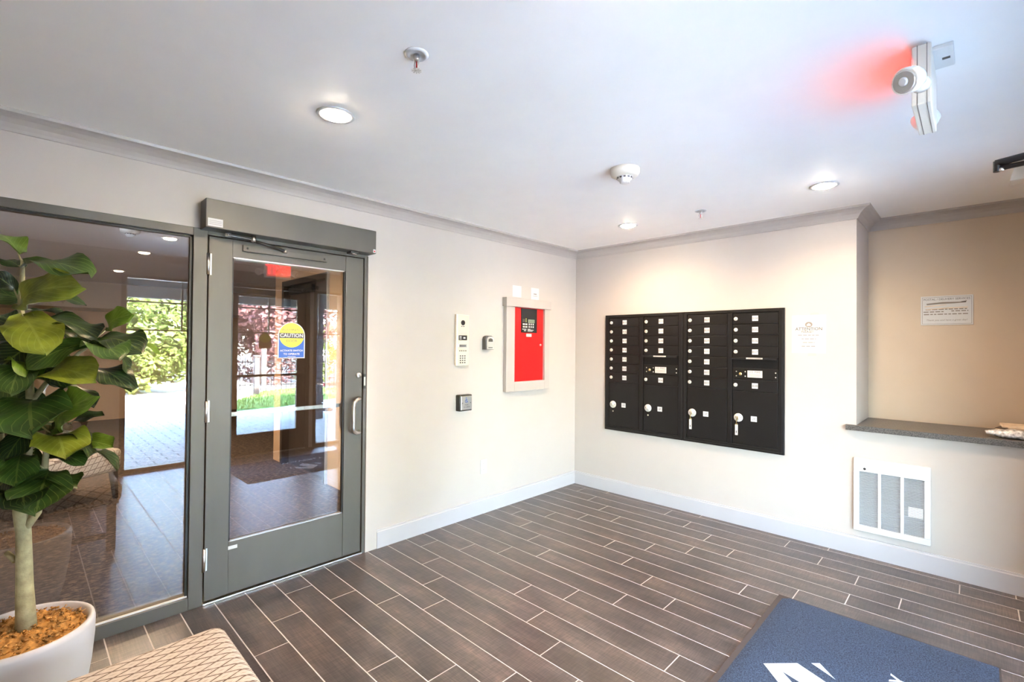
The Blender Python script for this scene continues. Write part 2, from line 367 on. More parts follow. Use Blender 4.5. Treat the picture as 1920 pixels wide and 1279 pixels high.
# storefront openings in the right wall
OP = [(-3.30, -2.36), (-2.30, -1.27), (-1.22, -0.78)]
g = G(); ys = [YD] + [v for p in OP for v in p] + [ND]
for a, b in ((YD, OP[0][0]), (OP[2][1], ND)): g.box(XC, XC+.14, a, b, 0, H, 'wall')
g.box(XC, XC+.14, OP[0][0], OP[2][1], 2.16, H, 'wall')
for a, b in ((OP[0][1], OP[1][0]), (OP[1][1], OP[2][0])): g.box(XC, XC+.14, a, b, 0, 2.16, 'wall')
struct(g.build('wall_right'), 'wall with the storefront door and tall sidelights')
g = G(); g.box(-.12, XC+.14, YD-.12, YD, 0, H, 'wall'); struct(g.build('wall_front'), 'plain greige wall behind the benches')
g = G(); g.box(-.12, XC+.14, YD-.12, ND+.12, H, H+.15, 'ceil'); struct(g.build('ceiling'), 'flat white painted ceiling')
cr = [(0, -.075), (.008, -.075), (.014, -.062), (.026, -.044), (.046, -.026), (.066, -.017), (.083, -.013), (.088, 0), (0, 0)]
g = G(); g.sweep([(0, YD), (0, 0), (NX, 0), (NX, ND), (XC, ND), (XC, YD)], [(a, H+b) for a, b in cr], 'trim', closed=True)
struct(g.build('trim_1'), 'coved greige crown moulding')
bp = [(0, 0), (.015, 0), (.015, .112), (.011, .117), (.011, .127), (0, .127)]
g = G(); g.sweep([(0, -2.302), (0, 0)], bp, 'base'); struct(g.build('baseboard_left'), 'white baseboard below the fire panel')
g = G(); g.sweep([(0.016, 0), (XC, 0)], bp, 'base'); struct(g.build('baseboard_back'), 'white baseboard below the mailboxes')
g = G(); g.sweep([(XC, OP[0][0]-.02), (XC, YD), (0, YD), (0, -4.75)], bp, 'base'); struct(g.build('baseboard_front'), 'white baseboard behind the benches')
g = G(); g.box(0, .010, YDR+.001, -2.302, 0, 2.026, 'wall'); struct(g.build('trim_2'), 'flat white casing board beside the automatic door')

# floor: grout bed with every plank tile
fl = sgroup('floor', (0, 0, -.06), 'dark wood-look plank tile floor with pale grout lines')
g = G(); g.box(-.12, XC+.14, YD-.12, .12, -.06, -.0007, 'grout'); g.build('grout_bed', fl)
PW, TL, GR = .1533, .914, .0056
def tile_mesh(L, W):
    key = (round(L, 3), round(W, 3))
    if key not in _tm:
        q = G(); q.box(0, L, 0, W, -.012, 0, 'tile'); me_o = q.build('tile'); me = me_o.data; bpy.data.objects.remove(me_o); _tm[key] = me
    return _tm[key]
_tm = {}
tri = [.874, .654, .43, .195, .43, .654]
k = -16
while True:
    y1 = -2.372 - k*PW; y0 = y1 - PW; k += 1
    if y1 <= YD: break
    if y0 >= 0: continue
    y0, y1 = max(y0, YD), min(y1, 0)
    x = tri[(k-1) % 6] - TL; cuts = [0.0]
    while x < XC:
        if 0.03 < x < XC-.03: cuts.append(round(x, 3))
        x += TL
    cuts.append(XC)
    for a, b in zip(cuts, cuts[1:]):
        if y1-y0 < .02: continue
        o = bpy.data.objects.new('tile', tile_mesh(b-a-GR, y1-y0-GR)); COL.objects.link(o); o.location = (a+GR/2, y0+GR/2, 0); attach(o, fl)

# ---------------------------------------------------------------- glazing and automatic door in the left wall
GX = -.035
w1 = sgroup('window_1', (0, -4.08, 0), 'full-height fixed glass pane in a dark metal frame beside the automatic door')
g = G(); g.box(-.10, .004, -4.75, -3.412, 2.0, 2.042, 'frame', .002); g.box(-.10, .004, -4.75, -3.412, 0, .066, 'frame', .002)
g.box(-.10, .004, -3.412, -3.346, 0, 2.042, 'frame', .002); g.box(-.10, .004, -4.75, -4.69, .066, 2.0, 'frame', .002); g.build('frame', w1)
g = G(); g.box(-.02, -.012, -4.69, -3.414, .066, .074, 'white'); g.box(-.024, -.014, -3.424, -3.412, .066, 2.0, 'dark'); g.box(-.024, -.014, -4.69, -3.412, 1.99, 2.0, 'dark'); g.build('glazing_bead', w1)
g = G(); g.box(GX-.006, GX, -4.69, -3.412, .066, 2.0, 'glass'); g.build('pane', w1)
d1 = sgroup('door_1', (0, -2.87, 0), 'dark metal automatic door with a large glass lite')
g = G(); g.box(-.10, .004, -2.414, YDR, 0, 2.042, 'frame', .002); g.box(-.10, .004, -3.346, -2.414, 2.012, 2.042, 'frame', .002); g.build('frame', d1)
g = G(); g.box(-.05, -.004, -3.338, -3.222, .016, 2.008, 'frame', .002); g.build('stile', d1)
g = G(); g.box(-.05, -.004, -2.546, -2.420, .016, 2.008, 'frame', .002); g.build('stile', d1)
g = G(); g.box(-.05, -.006, -3.222, -2.546, 1.910, 2.008, 'frame', .002); g.build('top_rail', d1)
g = G(); g.box(-.05, -.006, -3.222, -2.546, .016, .303, 'frame', .002); g.build('bottom_rail', d1)
g = G(); g.box(GX-.006, GX, -3.224, -2.544, .303, 1.912, 'glass'); g.build('pane', d1)
g = G()
for a, b, c, d in ((-3.222, -3.214, .303, 1.91), (-2.554, -2.546, .303, 1.91)): g.box(-.03, -.012, a, b, c, d, 'dark')
g.box(-.03, -.012, -3.222, -2.546, .303, .309, 'chrome'); g.box(-.03, -.012, -3.222, -2.546, 1.904, 1.91, 'chrome'); g.build('glazing_bead', d1)
for z0, z1 in ((1.795, 1.912), (.99, 1.106), (.182, .303)):
    g = G(); g.cyl((.004, -3.342, z0), (.004, -3.342, z1), .009, .009, 'chrome', 12); g.box(-.002, 0.0, -3.36, -3.325, z0, z1, 'chrome'); g.build('hinge', d1)
hp = [(-.004, -2.435, 1.055)] + [(.055*math.sin(a), -2.475-.04*(1-math.cos(a)) - .02, 1.055-.0*a) for a in (.5, 1.0)]
def pull(side):
    pts = [(0, 1.058)]; pts += [(.062-.03*(1-math.sin(a)), 1.058-.0) for a in ()]
    x0 = -.004 if side > 0 else -.05
    P_ = [(x0, -2.44, 1.055), (x0+side*.03, -2.452, 1.055), (x0+side*.052, -2.485, 1.052), (x0+side*.06, -2.505, 1.035), (x0+side*.062, -2.512, 1.01), (x0+side*.062, -2.512, .87), (x0+side*.06, -2.505, .845), (x0+side*.052, -2.485, .832), (x0+side*.03, -2.452, .829), (x0, -2.44, .829)]
    q = G(); q.tube(P_, .0125, 'chrome', 14); return q.build('pull_handle', d1)
pull(1); pull(-1)
g = G(); g.lathe((-.004, -2.447, 1.212), [(.019, 0), (.019, .008), (.015, .012), (.0, .012)], 'chrome', 20, 'x'); g.box(.0085, .0095, -2.449, -2.445, 1.205, 1.219, 'dark'); g.build('lock_cylinder', d1)
g = G(); g.box(-.01, .006, -2.412, -2.400, 1.14, 1.20, 'chrome'); g.box(-.01, .0055, -2.414, -2.398, 1.12, 1.22, 'dark'); g.build('strike_plate', d1)
g = G(); g.box(-.10, .012, -3.346, -2.414, 0, .010, 'chrome', .002); g.build('threshold', d1)
g = G(); g.box(-.006, .012, -3.173, -2.682, 1.948, 1.984, 'frame', .002)
for yy in (-3.15, -2.70): g.lathe((.012, yy, 1.966), [(.006, 0), (.006, .001), (0, .001)], 'dark', 12, 'x')
g.build('arm_track', d1)
g = G(); g.box(-.006, -.0045, -3.238, -3.176, .262, .281, 'card', .0); g.build('maker_label', d1)
g = G(); g.box(-.075, -.065, -3.222, -2.546, 1.00, 1.025, 'chrome', .003); g.build('push_bar', d1)
# door operator
op = thing('door_operator', (0, -2.886, 2.03), 'long dark metal door operator housing above the automatic door', 'door opener')
g = G(); g.box(.0045, .11, -3.382, -2.39, 2.032, 2.185, 'frame', .003); g.build('housing', op)
g = G(); g.box(.11, .1108, -3.372, -3.302, 2.040, 2.082, 'card')
for q in range(3): g.box(.1108, .1110, -3.366, -3.308, 2.050+q*.009, 2.052+q*.009, 'ink2')
g.build('data_label', op)
g = G(); g.box(.11, .1106, -2.412, -2.394, 2.037, 2.060, 'card'); g.box(.1106, .1108, -2.408, -2.398, 2.042, 2.052, 'red'); g.build('warning_label', op)
g = G(); g.lathe((.05, -3.26, 2.010), [(.016, 0), (.016, .022)], 'chrome', 16); g.box(.035, .065, -3.27, -3.13, 2.010, 2.022, 'dark', .003, rot=Matrix.Rotation(.12, 3, 'Z'))
g.cyl((.06, -3.135, 1.998), (.06, -3.135, 2.03), .012, .012, 'chrome', 12); g.tube([(.06, -3.135, 2.005), (.03, -2.95, 1.978)], .008, 'dark', 10); g.cyl((.03, -2.95, 1.966), (.03, -2.95, 1.985), .010, .010, 'chrome', 12)
g.build('arm', op)
g = G(); g.box(.03, .09, -2.56, -2.50, 2.018, 2.032, 'dark', .003); g.box(.05, .08, -2.545, -2.515, 2.014, 2.018, 'chrome'); g.build('sensor', op)
# caution sticker on the door glass
st = thing('caution_sticker', (GX, -2.88, 1.33), 'round-topped yellow and blue automatic door caution sticker on the door glass', 'sticker')
def arch(w_, h_, n=18):
    r = w_/2; pts = [(-r, 0), (r, 0)]
    return pts + [(r*math.cos(a), h_-r+r*math.sin(a)) for a in [PI*j/n for j in range(n+1)]]
o0 = Vector((GX+.0004, -2.880, 1.332))
g = G(); g.prism(arch(.163, .222), o0, YP, ZP, .0006, 'card'); g.build('backing', st)
g = G(); g.prism(arch(.151, .213), o0+Vector((.0006, 0, .005)), YP, ZP, .0004, 'blue'); g.build('blue_field', st)
g = G(); g.prism([(.0755*math.cos(a), .0755*math.sin(a)) for a in [2*PI*j/36 for j in range(36)]], o0+Vector((.0011, 0, .1425)), YP, ZP, .0003, 'yellow'); g.build('yellow_disc', st)
g = G(); g.box(o0.x+.0014, o0.x+.0017, -2.955, -2.805, o0.z+.124, o0.z+.156, 'ink'); g.build('black_band', st)
g = G(); e = o0.x+.0019
g.text('AUTOMATIC', .0205, (e, -2.880, o0.z+.174), YP, ZP, 'ink'); g.text('CAUTION', .031, (e, -2.880, o0.z+.140), YP, ZP, 'card', bold=.02); g.text('DOOR', .022, (e, -2.880, o0.z+.107), YP, ZP, 'ink')
g.text('ACTIVATE SWITCH', .0158, (e, -2.880, o0.z+.047), YP, ZP, 'card', bold=.02); g.text('TO OPERATE', .0165, (e, -2.880, o0.z+.026), YP, ZP, 'card', bold=.02); g.box(e, e+.0002, -2.905, -2.855, o0.z+.010, o0.z+.0125, 'card')
g.build('lettering', st)['kind'] = 'stuff'

# ---------------------------------------------------------------- things on the left wall
ic = thing('intercom_panel', (0, -1.559, 1.254), 'tall champagne metal intercom panel with camera and keypad on the wall', 'intercom')
yc = -1.556
g = G(); g.box(0, .028, yc-.066, yc+.066, 1.258, 1.672, 'champ', .005); g.build('body', ic)
g = G(); g.lathe((.028, yc, 1.605), [(.021, 0), (.021, .003), (.012, .004), (0, .004)], 'gap', 24, 'x'); g.build('camera_lens', ic)
g = G(); g.box(.028, .0288, yc-.018, yc-.004, 1.572, 1.579, 'ink'); g.box(.028, .0288, yc+.002, yc+.016, 1.572, 1.579, 'ink'); g.build('indicator', ic)
g = G()
for q in range(9): g.box(.028, .0292, yc-.042, yc+.042, 1.512+q*.0042, 1.5145+q*.0042, 'silver')
g.build('speaker_grille', ic)
g = G(); g.box(.028, .030, yc-.044, yc+.044, 1.463, 1.503, 'gap', .001); g.box(.030, .0305, yc+.004, yc+.026, 1.476, 1.489, 'card', 0)
for q in range(3): g.box(.030, .0304, yc-.036, yc-.014, 1.471+q*.010, 1.476+q*.010, 'silver')
g.build('card_reader', ic)
g = G(); g.box(.028, .030, yc-.042, yc+.042, 1.405, 1.433, 'lens', .001); g.box(.030, .0303, yc-.034, yc+.034, 1.410, 1.428, 'ink'); g.build('display', ic)
for q in range(4):
    g = G(); g.box(.028, .030, yc-.036+q*.021, yc-.026+q*.021, 1.373, 1.383, 'ink', .0008); g.build('button', ic)
g = G(); g.box(.028, .0286, yc-.042, yc+.042, 1.356, 1.360, 'silver'); g.build('divider', ic)
for r_ in range(4):
    for q in range(3):
        g = G(); g.box(.028, .031, yc-.030+q*.023, yc-.018+q*.023, 1.277+r_*.018, 1.288+r_*.018, 'ink', .001); g.build('key', ic)
kb = thing('key_lock_box', (0, -1.262, 1.386), 'small silver and black key lock box on the wall beside the intercom', 'lock box')
g = G(); g.prism([(-.048, 0), (.048, 0), (.048, .088), (.040, .108), (.02, .118), (-.02, .118), (-.040, .108), (-.048, .088)], (0, -1.27, 1.388), YP, ZP, .04, 'ink'); g.build('case', kb)
g = G(); g.prism([(-.040, 0), (.040, 0), (.040, .084), (.032, .100), (.016, .107), (-.016, .107), (-.032, .100), (-.040, .084)], (.04, -1.266, 1.391), YP, ZP, .008, 'silver'); g.build('cover', kb)
g = G(); g.prism([(-.024, 0), (.024, 0), (.022, .022), (0, .030), (-.022, .022)], (.048, -1.266, 1.455), YP, ZP, .003, 'ink'); g.build('shutter', kb)
g = G(); g.box(.048, .0484, -1.290, -1.242, 1.402, 1.409, 'ink'); g.build('maker_mark', kb)
sw = thing('door_push_plate', (0, -1.545, .886), 'square steel push plate with wheelchair symbol in a black box', 'switch')
yc = -1.535
g = G(); g.box(0, .05, yc-.066, yc+.066, .892, 1.022, 'dark', .006); g.build('surround', sw)
g = G(); g.box(.05, .058, yc-.057, yc+.057, .901, 1.013, 'chrome', .004); g.build('plate', sw)
e = .0583
g = G(); rr = .013
g.prism([(rr*math.cos(a), rr*math.sin(a)) for a in [.3-2*PI*j/40 for j in range(30)]] + [(rr*.72*math.cos(a), rr*.72*math.sin(a)) for a in [.3-2*PI*j/40 for j in range(29, -1, -1)]], (e, yc-.004, .972), YP, ZP, .0004, 'blue')
g.prism([(-.0075, .008), (-.003, .008), (-.003, .016), (.008, .014), (.008, .018), (-.003, .021), (-.003, .027), (-.0075, .027)], (e, yc, .966), YP, ZP, .0004, 'blue')
g.prism([(-.006, .008), (.008, .008), (.014, -.004), (.010, -.006), (.005, .004), (-.006, .004)], (e, yc, .966), YP, ZP, .0004, 'blue')
g.prism([(.0045*math.cos(a), .0045*math.sin(a)) for a in [2*PI*j/14 for j in range(14)]], (e, yc-.005, .999), YP, ZP, .0004, 'blue')
g.text('PUSH', .016, (e, yc, .942), YP, ZP, 'ink'); g.text('TO OPEN', .016, (e, yc, .924), YP, ZP, 'ink'); g.build('lettering', sw)['kind'] = 'stuff'
for q in (-.042, .042):
    g = G(); g.lathe((.058, yc+q, .958), [(.004, 0), (.004, .0012), (0, .0012)], 'ink', 10, 'x'); g.build('screw', sw)
fp = thing('fire_alarm_panel', (0, -.765, 1.006), 'red fire alarm control panel set in a painted wall frame', 'fire panel')
g = G(); g.box(0, .04, -1.066, -.960, 1.012, 1.782, 'trim', .002); g.box(0, .04, -.545, -.470, 1.012, 1.782, 'trim', .002); g.box(0, .04, -.960, -.545, 1.012, 1.098, 'trim', .002)
g.box(0, .055, -1.082, -.462, 1.774, 1.852, 'trim', .003); g.build('frame', fp)
g = G(); g.box(0, .018, -.960, -.545, 1.098, 1.774, 'red', .001); g.build('door', fp)
g = G(); g.box(.018, .024, -.858, -.640, 1.545, 1.768, 'gap', .002); g.build('control_unit', fp)
g = G(); g.box(.024, .0252, -.766, -.678, 1.636, 1.668, 'lcd'); g.box(.0252, .0255, -.760, -.684, 1.641, 1.645, 'ink'); g.box(.0252, .0255, -.760, -.684, 1.650, 1.654, 'ink'); g.box(.0252, .0255, -.760, -.684, 1.659, 1.662, 'ink'); g.build('display', fp)
for r_ in range(2):
    for q in range(2):
        g = G(); g.box(.024, .027, -.840+q*.034, -.814+q*.034, 1.592+r_*.024, 1.605+r_*.024, 'ivory', .001); g.build('button', fp)
    for q in range(3):
        g = G(); g.box(.024, .027, -.760+q*.028, -.746+q*.028, 1.592+r_*.024, 1.607+r_*.024, 'card', .001); g.build('button', fp)
for q in range(4):
    g = G(); g.box(.024, .0255, -.800, -.790, 1.640+q*.010, 1.646+q*.010, 'yellow' if q % 2 else 'lcd'); g.build('indicator', fp)
g = G(); g.box(.024, .0243, -.846, -.790, 1.573, 1.579, 'card'); g.box(.024, .0243, -.822, -.795, 1.560, 1.566, 'card'); g.box(.024, .0243, -.772, -.735, 1.576, 1.580, 'card'); g.box(.024, .0243, -.772, -.690, 1.567, 1.572, 'card'); g.box(.024, .0243, -.772, -.705, 1.558, 1.562, 'card')
for q in range(3): g.box(.024, .0243, -.842, -.808, 1.645+q*.01, 1.648+q*.01, 'ink2')
g.build('lettering', fp)['kind'] = 'stuff'
g = G(); g.box(.018, .0188, -.785, -.712, 1.508, 1.536, 'paper'); g.build('paper_label', fp)
g = G(); g.lathe((.018, -.585, 1.432), [(.011, 0), (.011, .006), (.006, .01), (0, .01)], 'chrome', 16, 'x'); g.build('lock', fp)
def wcard(name, y0, y1, z0, z1, label, txt):
    q = G(); q.box(0, .0012, y0, y1, z0, z1, 'card')
    if txt:
        ym = (y0+y1)/2; q.box(.0012, .0015, ym-.022, ym+.022, (z0+z1)/2-.006, (z0+z1)/2+.002, 'ink2'); q.box(.0012, .0015, ym-.034, ym+.034, (z0+z1)/2-.022, (z0+z1)/2-.019, 'ink2')
    return tag(q.build(name), label, 'card', 'cards above the fire panel')
wcard('wall_card', -.953, -.838, 1.868, 1.972, 'blank white card on the wall above the fire panel', False)
wcard('wall_card', -.702, -.590, 1.862, 1.972, 'white card with faint printing on the wall above the fire panel', True)
ou = thing('wall_outlet', (0, -1.29, .331), 'white duplex electrical outlet low on the wall', 'outlet')
g = G(); g.box(0, .006, -1.326, -1.256, .335, .452, 'bright', .002); g.build('cover_plate', ou)
for z in (.368, .419):
    g = G(); g.box(.006, .008, -1.308, -1.274, z-.014, z+.014, 'white', .001); g.box(.008, .0084, -1.300, -1.297, z-.003, z+.007, 'ink'); g.box(.008, .0084, -1.286, -1.283, z-.003, z+.007, 'ink'); g.build('socket', ou)

# ---------------------------------------------------------------- mailboxes on the back wall
def bars(q, xs, zs, y0, y1, m):
    pass
def mail_unit(x0, x1, ca, cb, label, nums_a, nums_b, keys):
    un = thing('mailbox_unit', ((x0+x1)/2, 0, .611), label, 'mailbox', 'recessed mailbox units')
    zt, zb = 1.730, .611
    q = G(); q.box(x0, x1, -.006, 0, zb, zt, 'gap'); q.build('back_panel', un)
    q = G(); fy = -.022
    q.box(x0, ca[0]-.003, fy, -.006, zb, zt, 'black', .002); q.box(cb[1]+.003, x1, fy, -.006, zb, zt, 'black', .002)
    q.box(ca[0]-.003, cb[1]+.003, fy, -.006, 1.703, zt, 'black', .002); q.box(ca[0]-.003, cb[1]+.003, fy, -.006, zb, .647, 'black', .002)
    q.box(ca[1]+.003, cb[0]-.003, fy, -.006, .647, 1.703, 'black', .002)
    q.box(x0+.012, x0+.016, fy-.003, fy, zb+.012, zt-.012, 'dark'); q.box(x1-.016, x1-.012, fy-.003, fy, zb+.012, zt-.012, 'dark'); q.box(x0+.012, x1-.012, fy-.003, fy, zt-.016, zt-.012, 'dark'); q.box(x0+.012, x1-.012, fy-.003, fy, zb+.012, zb+.016, 'dark'); q.build('frame', un)
    def door(c, z0, z1, txt, lockx, tagx, big=False, key=False):
        d = G(); d.box(c[0]+.002, c[1]-.002, -.017, -.006, z0+.0025, z1-.0025, 'black', .0015); d = d.build('parcel_door' if big else 'mailbox_door', un)
        zm = .861 if big else (z0+z1)/2
        l = G()
        if big:
            l.lathe((lockx, -.017, zm), [(.034, 0), (.034, -.004), (.030, -.006), (.010, -.006), (.010, -.014), (0, -.014)], 'lockm', 28, 'y')
            l.box(lockx-.0015, lockx+.0015, -.0146, -.014, zm-.006, zm+.006, 'ink'); l.box(lockx-.023, lockx-.019, -.0235, -.023, zm-.004, zm+.008, 'ink'); l.box(lockx+.019, lockx+.023, -.0235, -.023, zm-.004, zm+.008, 'ink')
        else:
            l.lathe((lockx, -.017, zm), [(.0155, 0), (.0155, -.004), (.012, -.006), (0, -.006)], 'lockm', 16, 'y'); l.box(lockx-.0012, lockx+.0012, -.0236, -.023, zm-.006, zm+.006, 'ink')
        l.build('lock', d)
        l = G(); l.box(tagx-.022, tagx+.022, -.0185, -.017, zm-.021, zm+.021, 'card'); l.text(txt, .026, (tagx, -.0187, zm-.001), XP, ZP, 'ink'); l.build('number_tag', d)
        if big and not key:
            l = G(); l.lathe((lockx, -.017, zm-.066), [(.007, 0), (.007, -.003), (0, -.003)], 'lockm', 12, 'y'); l.build('rivet', d)
        if key:
            l = G(); l.box(lockx-.002, lockx+.002, -.040, -.031, zm-.012, zm+.010, 'brass'); l.tube([(lockx-.006, -.036, zm-.012), (lockx-.012, -.030, zm-.034), (lockx-.012, -.026, zm-.050)], .003, 'brass', 8)
            l.lathe((lockx-.012, -.024, zm-.052), [(.008, -.002), (.008, .002)], 'brass', 14, 'y'); l.box(lockx-.024, lockx-.002, -.026, -.021, zm-.142, zm-.056, 'bright', .001); l.box(lockx-.016, lockx-.010, -.0265, -.026, zm-.125, zm-.105, 'ink')
            l.build('key_tag', d)
    zs = [1.700-.0886*j for j in range(8)]
    for j in range(7): door(ca, zs[j+1], zs[j], nums_a[j], ca[0]+.024, ca[0]+.170)
    for j in range(4): door(cb, zs[j+1], zs[j], nums_b[j], cb[0]+.024, cb[0]+.170)
    door(cb, zs[7]-.003, zs[6]-.0, nums_b[4], cb[0]+.024, cb[0]+.170)
    door(ca, .650, zs[7], '1P', ca[0]+.047, ca[0]+.163, True, keys); door(cb, .650, zs[7]-.003, '2P', cb[0]+.047, cb[0]+.163, True, keys)
    d = G(); d.box(cb[0]-.012, cb[1]-.002, -.052, -.006, 1.334, 1.346, 'black', .002); d.prism([(0, 0), (cb[1]-cb[0]-.004, 0), (cb[1]-cb[0]-.004, .004), (0, .004)], (cb[0]+.002, -.052, 1.330), XP, ZP, .001, 'dark'); d = d.build('outgoing_slot_hood', un)
    l = G(); xm = cb[0]+.175; l.box(xm-.060, xm+.060, -.0535, -.052, 1.334, 1.345, 'paper'); l.box(xm-.05, xm+.05, -.0538, -.0535, 1.338, 1.341, 'ink2'); l.build('slot_label', d)
    d = G(); d.box(cb[0]+.002, cb[1]-.002, -.014, -.006, 1.262, 1.334, 'black', .001); d.build('outgoing_slot', un)
    d = G(); d.box(cb[0]+.002, cb[1]-.002, -.018, -.006, 1.173, 1.259, 'black', .0015); d = d.build('carrier_panel', un)
    l = G(); l.box(cb[0]+.115, cb[0]+.224, -.0195, -.018, 1.188, 1.242, 'paper'); l.text('U.S. MAIL', .022, (cb[0]+.170, -.0197, 1.230), XP, ZP, 'ink')
    for q_ in range(3): l.box(cb[0]+.128, cb[0]+.212, -.0198, -.0195, 1.196+q_*.008, 1.198+q_*.008, 'ink2')
    l.build('mail_label', d)
    l = G(); l.lathe((cb[0]+.062, -.018, 1.213), [(.011, 0), (.011, -.005), (0, -.005)], 'brass', 16, 'y'); l.build('lock', d)
    for xx, zz in ((.030, 1.232), (.030, 1.196), (.098, 1.232), (.098, 1.196), (.318, 1.230), (.318, 1.196)):
        l = G(); l.lathe((cb[0]+xx, -.018, zz), [(.005, 0), (.005, -.0015), (0, -.002)], 'silver', 10, 'y'); l.build('screw', d)
S = lambda a, n: [str(a+j) for j in range(n)]
mail_unit(.381, 1.176, (.424, .748), (.796, 1.132), 'black mailbox unit beside the corner, with round parcel locks and no keys', S(815, 7), S(822, 5), False)
mail_unit(1.178, 1.968, (1.211, 1.548), (1.590, 1.926), 'black mailbox unit beside the paper notice, with tagged keys in its parcel locks', S(827, 7), S(834, 5), True)

# ---------------------------------------------------------------- paper notice, plaque, counter, heater
no = thing('paper_notice', (2.124, 0, 1.388), 'square white attention notice taped beside the mailboxes', 'notice')
g = G(); vs = []
for i in range(9):
    for j in range(9):
        u, v = i/8, j/8; curl = -.0015-.010*max(0, .35-v)**1.5*(1-u) - .0008*(1-u)**6
        vs.append((2.014+.219*u, curl, 1.388+.280*v))
g.faces(vs, [[i*9+j, (i+1)*9+j, (i+1)*9+j+1, i*9+j+1] for i in range(8) for j in range(8)], 'paper'); g.build('sheet', no, False)
g = G(); cx = 2.124; yy = -.0125
g.text('ATTENTION', .031, (cx, -.0024, 1.565), XP, ZP, 'ink', bold=.015); g.text('PLEASE!!', .022, (cx-.008, -.0024, 1.544), XP, ZP, 'ink', bold=.01)
rr = [.030, .024]; g.prism([(.024*math.cos(a), .020*math.sin(a)) for a in [2*PI*j/24 for j in range(24)]], (cx, -.0018, 1.598), XP, ZP, .0003, 'ink2')
g.prism([(-.013, -.010), (.013, -.010), (.013, 0), (0, .011), (-.013, 0)], (cx, -.0022, 1.598), XP, ZP, .0003, 'paper')
def words(q, x0, x1, z, h, y, m, seed=0):
    r_ = random.Random(seed); x = x0
    while x < x1-.004:
        l_ = min(r_.uniform(.012, .030), x1-x); q.box(x, x+l_, y, y+.0003, z-h/2, z+h/2, m); x += l_+.006
for j, (hw, z) in enumerate(((.070, 1.520), (.046, 1.4925), (.038, 1.466))): words(g, cx-hw, cx+hw, z, .0045, -.0022 - (.0012 if z < 1.48 else 0), 'ink2', j)
words(g, cx-.045, cx+.045, 1.438, .005, -.0050, 'ink2', 5); g.build('lettering', no)['kind'] = 'stuff'
g = G(); g.prism([(0, 0), (.055, .004), (.05, .03), (.004, .026)], (2.118, -.0002, 1.365), XP, ZP, .0003, 'trim'); g.prism([(0, 0), (.06, .0), (.055, .024), (.006, .022)], (2.13, -.0002, 1.662), XP, ZP, .0003, 'trim'); g.build('clear_tape', no)
pq = thing('delivery_plaque', (2.98, ND, 1.50), 'stained white postal and delivery services plaque in the niche', 'sign')
g = G(); g.box(2.721, 2.997, ND-.006, ND, 1.597, 1.805, 'bright', .0015); g.build('plate', pq)
g = G(); a0, a1, b0, b1 = 2.729, 2.989, 1.605, 1.797; yy = ND-.0065
for q in ((a0, a1, b0, b0+.0018), (a0, a1, b1-.0018, b1), (a0, a0+.0018, b0, b1), (a1-.0018, a1, b0, b1)): g.box(q[0], q[1], yy, yy+.0004, q[2], q[3], 'ink2')
g.build('border', pq)
g = G(); g.text('POSTAL / DELIVERY SERVICES', .0205, (2.859, yy-.0002, 1.780), XP, ZP, 'ink', sx=.92); g.text('Thank you and have a great day!', .0165, (2.859, yy-.0002, 1.632), XP, ZP, 'ink2', shear=.2)
for j, (x0, x1, z) in enumerate(((2.736, 2.845, 1.692), (2.885, 2.972, 1.695), (2.738, 2.970, 1.674), (2.748, 2.965, 1.709))): words(g, x0, x1, z, .0065, yy, 'ink2', 20+j)
g.build('lettering', pq)['kind'] = 'stuff'
g = G()
def smear(pts, m, y):
    g.prism(pts, (0, y, 0), XP, ZP, .0003, m)
smear([(2.752, 1.752), (2.84, 1.760), (2.93, 1.758), (2.965, 1.766), (2.96, 1.752), (2.9, 1.748), (2.82, 1.747), (2.755, 1.742)], 'ink2', yy-.0004)
smear([(2.742, 1.734), (2.80, 1.738), (2.86, 1.742), (2.86, 1.738), (2.79, 1.732), (2.745, 1.728)], 'bag2', yy-.0004)
smear([(2.75, 1.712), (2.86, 1.720), (2.97, 1.722), (2.97, 1.716), (2.86, 1.713), (2.75, 1.708)], 'bag2', yy-.0005)
smear([(2.935, 1.760), (2.960, 1.762), (2.960, 1.754), (2.94, 1.754)], 'ink', yy-.0008)
g.build('stain', pq)
g = G(); g.prism([(2.354, -.03), (XC-.001, -.03), (XC-.001, ND-.001), (NX+.001, ND-.001), (NX+.001, -.001), (2.354, -.001)], (0, 0, .857), XP, YP, .036, 'granite'); tag(g.build('niche_countertop'), 'speckled dark stone countertop in the wall niche', 'countertop')
nb = thing('newspaper_bundle', (3.22, .18, .893), 'bundle of folded newspapers lying on the dark stone counter', 'newspapers')
def sheetroll(x0, x1, y0, y1, z0, z1, m, name, seed, n=14):
    r_ = random.Random(seed); q = G(); rows = 10; vs = []
    for i in range(n+1):
        u = i/n; taper = min(1, 2.2*u+.35) if name != 'folded_sheet' else 1
        for j in range(rows):
            a = 2*PI*j/rows; cy, cz = (y0+y1)/2, (z0+z1)/2
            vs.append((x0+(x1-x0)*u + r_.uniform(-.004, .004), cy+(y1-y0)/2*taper*math.copysign(abs(math.cos(a))**.6, math.cos(a)) + r_.uniform(-.004, .004), max(z0, cz+(z1-z0)/2*taper*math.copysign(abs(math.sin(a))**.7, math.sin(a)) + r_.uniform(-.003, .003))))
    fs = [[i*rows+j, i*rows+(j+1) % rows, (i+1)*rows+(j+1) % rows, (i+1)*rows+j] for i in range(n) for j in range(rows)]
    fs += [list(range(rows))[::-1], [n*rows+j for j in range(rows)]]
    q.faces(vs, fs, m, True); return q.build(name, nb)
sheetroll(3.05, 3.33, .03, .16, .8935, .945, 'bag', 'rolled_paper', 1); sheetroll(3.10, 3.42, .13, .36, .8935, .938, 'bag2', 'rolled_paper', 2); sheetroll(3.22, 3.45, .02, .10, .8935, .925, 'bag2', 'rolled_paper', 3)
